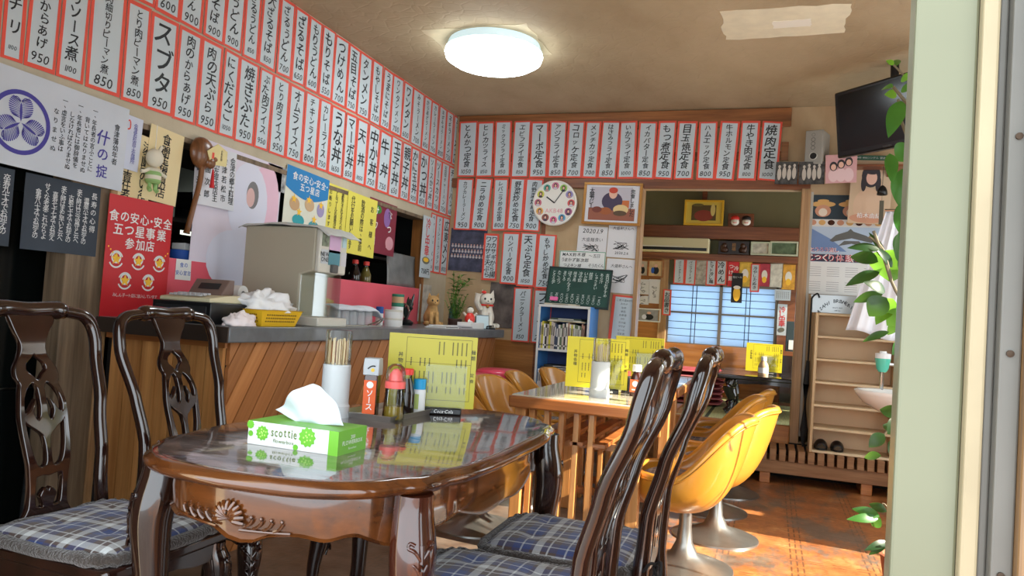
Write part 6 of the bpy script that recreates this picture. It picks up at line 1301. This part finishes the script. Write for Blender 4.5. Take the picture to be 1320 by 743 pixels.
b = MB(); b.grid(hc, 40, 26); b.build('folds', mat('cloth_white', rgb(232, 234, 240), .9, sheen=.2), ht, solid=.002); b = MB(); b.tube([(-.02, 0, 1.9), (.82, 0, 1.92)], .01, 8); b.build('rail', MATS['chrome'], ht)
# ---------------------------------------------------------------- tatami room
def tp(u0, v0, u1, v1, y): a = unproj(u0, v0, 1, y); c = unproj(u1, v1, 1, y); return (a.x+c.x)/2, (a.z+c.z)/2, abs(c.x-a.x), abs(a.z-c.z)
YW = 7.945
gl = ['パニックラーメン', 'バニララーメン', '春メニュー', 'トマト冷し麺', '冷めん']
for i, (u0, u1, v0, v1) in enumerate([(871, 883, 335, 367), (885, 897, 335, 368), (899, 911, 334, 367), (912, 924, 335, 369), (925, 937, 336, 368)]):
    x, z, w, h = tp(u0-1, v0-2, u1-1, v1, YW)
    if i == 2:
        r = poster('paper_slip', 'grey printed slip among the red-bordered slips over the paper screen', 'slip', (x, YW, z), 0, w, h, col_m('slip_greyprint', 168, 164, 152, nscale=26, namt=.4), .0)
    else: slip(gl[i], '', f'red-bordered slip reading {gl[i]} over the paper screen window', 'slips over the paper screen', (x, YW, z), 0, w, h, 0)
rects_ = [(939, 952, 336, 370, (206, 52, 58), 'red poster over the paper screen beside the last slip', ['冷し', 'つけ麺']), (953, 968, 338, 370, (214, 178, 70), 'golden poster over the paper screen behind the black banner', []), (979, 992, 340, 370, (176, 60, 76), 'crimson drink poster over the paper screen', []), (993, 1008, 340, 371, (206, 204, 190), 'white printed sheet at the screen corner', []), (1009, 1024, 341, 374, (216, 160, 60), 'orange poster at the end of the slips by the post', [])]
for i, (u0, u1, v0, v1, c, lab, tx) in enumerate(rects_):
    x, z, w, h = tp(u0, v0, u1, v1, YW); r = poster('small_poster', lab, 'poster', (x, YW, z), 0, w, h, col_m('small_poster%d' % i, *c, nscale=22, namt=.25), .0, 'small posters over the paper screen')
    k = Ink(-.0022)
    for q, t_ in enumerate(tx): k.col(t_, .025-.05*q, .10, -.08, .05, .04)
    if tx: k.build('lettering', M_white, r)
    elif i != 3: blobs('printed_glass', r, [(0, .0, w*.26, h*.22, M_catw), (0, -h*.2, w*.2, h*.14, MATS['gold_print'])])
x, z, w, h = tp(968, 340, 978, 377, YW); slip('冷やしたぬき', '', 'red-bordered slip hanging lower than the posters over the screen', 'slips over the paper screen', (x, YW-.003, z), 0, w, h, 0)
x, z, w, h = tp(944, 352, 956, 391, YW-.006); r = poster('beer_banner', 'narrow black banner with a golden beer glass over the paper screen', 'banner', (x, YW-.006, z), 0, w, h, M_blkp if 0 else M_blackp, .0); blobs('printed_glass', r, [(0, -.06, .035, .075, MATS['gold_print']), (0, .005, .035, .018, M_catw)]); k = Ink(-.003); k.row('生ビール', 0, .11, .024, .01); k.build('lettering', M_white, r)
x, z, w, h = tp(855, 373, 864, 407, YW); slip('お品書き', '', 'red-bordered slip left of the paper screen', 'slips over the paper screen', (x, YW, z), 0, w, h, 0)
YW2 = 7.97
for i, (u0, v0, u1, v1, c, lab) in enumerate([(822, 335, 835, 357, (190, 180, 160), 'small framed snapshot at the far left of the tatami wall'), (836, 335, 855, 358, (206, 178, 130), 'framed snapshot left of the slips on the tatami wall'), (822, 397, 851, 416, (150, 150, 152), 'grey snapshot of a man below the pinned notes')]):
    x, z, w, h = tp(u0, v0, u1, v1, YW2-.02); r = framed('framed_photo', lab, 'photo frame', (x, YW2-.01, z), w, h, .012, M_tedge if i < 2 else M_white, col_m('snap%d' % i, *c, nscale=12, namt=.25), group='snapshots on the tatami wall', d=.012)
    blobs('printed_person', r, [(0, -.02, w*.2, h*.22, M_blackp), (0, h*.16, w*.09, h*.1, M_skin), (-w*.2, -.02, w*.1, h*.18, [MATS['gold_print'], MATS['letter_blue'], M_lav][i])], -.008)
for i, (u0, v0, u1, v1) in enumerate([(821, 360, 836, 380), (837, 360, 853, 392), (820, 381, 836, 393)]):
    x, z, w, h = tp(u0, v0, u1, v1, YW2-.02); r = poster('pinned_note', ['pinned note with two lines on the tatami wall', 'pinned autograph note beside the red-bordered slip', 'small pinned note above the grey snapshot'][i], 'note', (x, YW2-.012, z), 0, w, h, M_board, 0, 'pinned notes'); k = Ink(-.0022)
    for q in range(3): scrib(k, 0, .04-.04*q, min(w, h)*.3, 5)
    k.build('handwriting', M_ink, r)
ac = thing('air_conditioner', 'cream air conditioner between the shelves of the tatami room', 'air conditioner', (-1.0, 7.86, 1.812)); b = MB(); b.box(-.42, .36, -.10, .12, 0, .145); b.build('housing', mat('ac_cream', rgb(206, 198, 158), .4), ac, bevel=.01); b = MB(); b.box(-.40, .34, -.102, -.098, .015, .045); b.build('vent_slot', M_blk, ac); b = MB(); b.box(-.40, .1, -.104, -.099, .05, .056); b.build('vane', M_wplast, ac)
og = thing('guardian_ornament', 'dark wooden box with two carved guardian figures on the tatami room ledge', 'ornament', (-.405, 7.86, 1.811)); b = MB(); b.box(-.15, .15, .02, .05, 0, .14); b.box(-.15, .15, -.05, .05, 0, .015); b.build('box', mat('dark_lacquer', rgb(40, 26, 20), .3), og, bevel=.002)
for e in (-1, 1): b = MB(); b.ellipsoid((e*.09, -.01, .045), (.04, .03, .035)); b.ellipsoid((e*.09, -.02, .09), (.026, .024, .026)); b.ellipsoid((e*.115, -.02, .06), (.014, .014, .03)); b.build('carved_figure', mat('carved_brown', rgb(70, 46, 34), .35), og)
k = Ink(.0195); k.col('招福', 0, .12, .04, .04, .03); k.build('gold_lettering', M_gold, og)
for i, (u0, v0, u1, v1, lab, c) in enumerate([(968, 315, 992, 333, 'small pale framed photo on the ledge next to the guardian ornament', (190, 190, 176)), (993, 314, 1028, 334, 'wider green framed group photo at the end of the ledge', (90, 110, 84))]):
    x, z, w, h = tp(u0, v0, u1, v1, 7.88); framed('framed_photo', lab, 'photo frame', (x, 7.88, 1.811+h/2+.004), w, h, .016, col_m('frame_pale', 190, 196, 170), col_m('ledge_photo%d' % i, *c, nscale=18, namt=.45), group='framed photos on the ledge', rx=-.08)
x, z, w, h = tp(883, 259, 932, 293, 7.87); r = framed('picture_frame', 'yellow framed picture with a red and brown landscape on the top shelf', 'picture', (x, 7.87, 2.097+h/2), w, h, .022, col_m('frame_yellow', 222, 178, 50, rough=.35), col_m('pic_yellow', 214, 190, 80), rx=-.06)
rects('printed_panel', r, [(0, 0, w*.62, h*.6, col_m('pic_dark', 90, 74, 40))], -.0135); blobs('printed_shape', r, [(.0, -.03, w*.24, h*.22, col_m('pic_red', 140, 60, 44)), (.09, .03, w*.06, h*.24, col_m('pic_cream', 214, 196, 120)), (-.06, .08, w*.14, h*.06, col_m('pic_olive', 110, 100, 50))], -.0142)
mk = thing('mask_plaque', 'brown plaque with two lucky god masks on the top shelf', 'plaque', (-.35, 7.87, 2.097), rot=(-.06, 0, 0)); b = MB(); b.box(-.125, .125, -.008, .008, 0, .135); b.build('plaque_board', M_redwood, mk, bevel=.003)
for e, m in ((-1, M_redcap), (1, M_blackp)):
    b = MB(); b.ellipsoid((e*.055, -.02, .045), (.042, .028, .038)); b.build('mask_face', M_catw, mk); b = MB(); b.ellipsoid((e*.055, -.016, .08), (.045, .032, .03)); b.build('mask_hat', m, mk); b = MB(); b.tube([(e*.055-.018, -.046, .035), (e*.055, -.05, .028), (e*.055+.018, -.046, .035)], .003, 5); b.build('mask_mouth', M_redcap, mk)
for (u0, v0, u1, v1, nm, lab, cat) in [(999, 373, 1019, 388, 'wall_calendar', 'small wall calendar sheet under the posters at the post', 'calendar'), (1003, 392, 1013, 433, 'noodle_banner', 'pale banner reading 冷し中華 beside the paper screen', 'banner')]:
    x, z, w, h = tp(u0, v0, u1, v1, YW2-.03); r = poster(nm, lab, cat, (x, YW2-.012, z), 0, w, h, M_paper, 0); k = Ink(-.0022)
    if 'noodle' in nm: k.col('冷し中華', 0, h*.4, -h*.2, .065, .03); k.build('red_lettering', MATS['letter_red'], r); blobs('printed_bowl', r, [(0, -h*.32, w*.32, .022, MATS['bowl_grey'])])
    else:
        for q in range(5):
            for j in range(7): k.bar(-w*.36+j*w*.12, h*.25-q*h*.13, w*.05, h*.05)
        k.build('calendar_grid', M_ink, r)
t = thing('file_box', 'dark file box with a pale label standing by the post of the tatami room', 'box', (.19, 7.80, .88)); b = MB(); b.box(-.055, .055, -.1, .1, 0, .29); b.build('box', col_m('file_slate', 46, 62, 66), t, bevel=.003); b = MB(); b.box(-.03, .045, -.102, -.1, .02, .11); b.build('label', M_white, t, smooth=False)
t = thing('side_cabinet', 'low dark cabinet under the file box in the tatami room corner', 'cabinet', (.19, 7.80, TZ)); b = MB(); b.box(-.10, .22, -.14, .14, 0, .52); b.build('cabinet_body', M_redwood, t, bevel=.003); b = MB(); b.box(-.09, .21, -.145, -.14, .03, .48); b.build('cabinet_door', M_rosed, t, bevel=.002)
# low lacquer tables
M_lacq = mat('black_lacquer', rgb(20, 20, 22), .14, coat=.6)
lt = thing('low_table', 'low black lacquer table with curved legs nearest the tatami edge', 'low table', (.22, 6.80, TZ), 0, 'black low tables')
b = MB(); b.box(-.62, .62, -.36, .36, .29, .325); b.build('tabletop', M_lacq, lt, bevel=.008); b = MB(); b.prism([(-.56, .29), (.56, .29), (.54, .24), (.3, .262), (0, .255), (-.3, .262), (-.54, .24)], -.31, .31); b.build('apron', M_lacq, lt)
for sx in (-1, 1):
    for sy in (-1, 1): b = MB(); P = cr([(sx*.50, sy*.28, .29), (sx*.53, sy*.29, .22), (sx*.50, sy*.28, .12), (sx*.51, sy*.285, .04), (sx*.545, sy*.295, .0)], 4); b.tube(P, [.05, .055, .055, .055, .052, .048, .045, .04, .035, .034, .034, .035, .037, .04, .042, .042, .042][:len(P)], 10); b.build('leg', M_lacq, lt)
again(lt, (.20, 7.40, TZ), 0, 'farther low black lacquer table, its edge showing behind the yellow card', None, (1, .6, 1))
menu = again(s2, (.0, 6.93, TZ+.3255), .05, 'yellow menu card on the low black table behind the white-capped bottle')
bottle('dressing_bottle', 'bottle with white cap and pale label on the low black table', 'bottle', (-.05, 6.72, TZ+.3255), [('bottle_body', [(.040, 0), (.042, .008), (.042, .075), (.03, .105), (.018, .125)], mat('dressing_amber', rgb(176, 150, 120), .25), 0), ('label', [(.0425, .02), (.0425, .065)], M_wplast, 0), ('cap', [(.022, .122), (.022, .155), (.02, .158)], M_wplast, 0)])
for k in range(7):
    c = thing('floor_cushion', f'dark red floor cushion, {["lowest", "second", "third", "fourth", "fifth", "sixth", "topmost"][k]} in the stack beside the low table', 'cushion', (-.66+random.uniform(-.015, .015), 7.15, TZ+k*.046), random.uniform(-.03, .03), 'red floor cushions in a stack')
    b = MB(); b.grid(lambda u, v: (.27*math.copysign(abs(math.cos(2*PI*u))**.35, math.cos(2*PI*u))*(1 if .2 < v < .8 else .9)*(0.0 if v in (0, 1) else 1), .27*math.copysign(abs(math.sin(2*PI*u))**.35, math.sin(2*PI*u))*(1 if .2 < v < .8 else .9)*(0.0 if v in (0, 1) else 1), .003+.042*v), 40, 7, True); b.build('pad', mat('zabuton_red', rgb(130, 44, 52), .85, nscale=8, namt=.2), c, angle=80)
    b = MB(); P = [(.268*math.copysign(abs(math.cos(a))**.35, math.cos(a)), .268*math.copysign(abs(math.sin(a))**.35, math.sin(a)), .024) for a in [2*PI*q/48 for q in range(49)]]; b.tube(P, .006, 5, caps=False); b.build('piping', col_m('zabuton_pale', 186, 110, 112), c)
# ---------------------------------------------------------------- leafy plant by the door
vp = thing('climbing_plant', 'tall leafy house plant climbing beside the door frame, leaves in the light', 'plant', (.60, 3.2, 0))
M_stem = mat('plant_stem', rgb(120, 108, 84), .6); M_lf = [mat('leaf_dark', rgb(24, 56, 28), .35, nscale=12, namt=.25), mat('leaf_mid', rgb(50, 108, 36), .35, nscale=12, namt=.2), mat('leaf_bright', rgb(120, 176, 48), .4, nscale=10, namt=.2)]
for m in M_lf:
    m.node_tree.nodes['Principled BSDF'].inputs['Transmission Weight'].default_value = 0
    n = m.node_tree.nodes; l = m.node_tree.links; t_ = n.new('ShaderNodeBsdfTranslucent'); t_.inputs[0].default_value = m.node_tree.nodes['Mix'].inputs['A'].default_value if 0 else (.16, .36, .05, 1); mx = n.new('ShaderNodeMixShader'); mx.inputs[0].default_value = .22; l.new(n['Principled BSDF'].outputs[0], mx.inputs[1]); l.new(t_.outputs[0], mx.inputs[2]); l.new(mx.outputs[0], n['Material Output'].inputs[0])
b = MB(); b.lathe([(.13, 0), (.17, .24), (.18, .25), (.165, .25), (.15, .22), (0, .22)], 24, caps=False); b.build('pot', col_m('pot_terracotta', 150, 84, 56, rough=.8), vp)
O = Vector((.60, 3.2, 0))
def vpt(u, v, dy=0.0): return unproj(u, v, 1, 3.2+dy)-O
def stem(pts, r): b = MB(); b.tube(cr([tuple(p) for p in pts], 5), r, 7); b.build('stem', M_stem, vp)
stem([Vector((0, 0, .2)), vpt(1172, 640), vpt(1166, 500), vpt(1168, 400), vpt(1160, 300), vpt(1172, 200), vpt(1160, 150), vpt(1158, 128)], .006)
stem([vpt(1180, 300), vpt(1181, 185), vpt(1178, 148), vpt(1166, 130), vpt(1151, 112)], .0065)
stem([vpt(1182, 120), vpt(1172, 105), vpt(1158, 90), vpt(1152, 84)], .004)
stem([Vector((0, 0, .22)), vpt(1160, 680, -.1), vpt(1140, 650, -.1), vpt(1134, 660, -.1)], .003); stem([Vector((0, 0, .22)), vpt(1160, 700, -.15), vpt(1146, 700, -.15)], .003)
stem([vpt(1168, 400), vpt(1150, 365), vpt(1140, 335), vpt(1126, 298)], .006); stem([vpt(1166, 500), vpt(1150, 545), vpt(1140, 560)], .004); stem([vpt(1150, 365), vpt(1138, 322), vpt(1120, 305)], .005)
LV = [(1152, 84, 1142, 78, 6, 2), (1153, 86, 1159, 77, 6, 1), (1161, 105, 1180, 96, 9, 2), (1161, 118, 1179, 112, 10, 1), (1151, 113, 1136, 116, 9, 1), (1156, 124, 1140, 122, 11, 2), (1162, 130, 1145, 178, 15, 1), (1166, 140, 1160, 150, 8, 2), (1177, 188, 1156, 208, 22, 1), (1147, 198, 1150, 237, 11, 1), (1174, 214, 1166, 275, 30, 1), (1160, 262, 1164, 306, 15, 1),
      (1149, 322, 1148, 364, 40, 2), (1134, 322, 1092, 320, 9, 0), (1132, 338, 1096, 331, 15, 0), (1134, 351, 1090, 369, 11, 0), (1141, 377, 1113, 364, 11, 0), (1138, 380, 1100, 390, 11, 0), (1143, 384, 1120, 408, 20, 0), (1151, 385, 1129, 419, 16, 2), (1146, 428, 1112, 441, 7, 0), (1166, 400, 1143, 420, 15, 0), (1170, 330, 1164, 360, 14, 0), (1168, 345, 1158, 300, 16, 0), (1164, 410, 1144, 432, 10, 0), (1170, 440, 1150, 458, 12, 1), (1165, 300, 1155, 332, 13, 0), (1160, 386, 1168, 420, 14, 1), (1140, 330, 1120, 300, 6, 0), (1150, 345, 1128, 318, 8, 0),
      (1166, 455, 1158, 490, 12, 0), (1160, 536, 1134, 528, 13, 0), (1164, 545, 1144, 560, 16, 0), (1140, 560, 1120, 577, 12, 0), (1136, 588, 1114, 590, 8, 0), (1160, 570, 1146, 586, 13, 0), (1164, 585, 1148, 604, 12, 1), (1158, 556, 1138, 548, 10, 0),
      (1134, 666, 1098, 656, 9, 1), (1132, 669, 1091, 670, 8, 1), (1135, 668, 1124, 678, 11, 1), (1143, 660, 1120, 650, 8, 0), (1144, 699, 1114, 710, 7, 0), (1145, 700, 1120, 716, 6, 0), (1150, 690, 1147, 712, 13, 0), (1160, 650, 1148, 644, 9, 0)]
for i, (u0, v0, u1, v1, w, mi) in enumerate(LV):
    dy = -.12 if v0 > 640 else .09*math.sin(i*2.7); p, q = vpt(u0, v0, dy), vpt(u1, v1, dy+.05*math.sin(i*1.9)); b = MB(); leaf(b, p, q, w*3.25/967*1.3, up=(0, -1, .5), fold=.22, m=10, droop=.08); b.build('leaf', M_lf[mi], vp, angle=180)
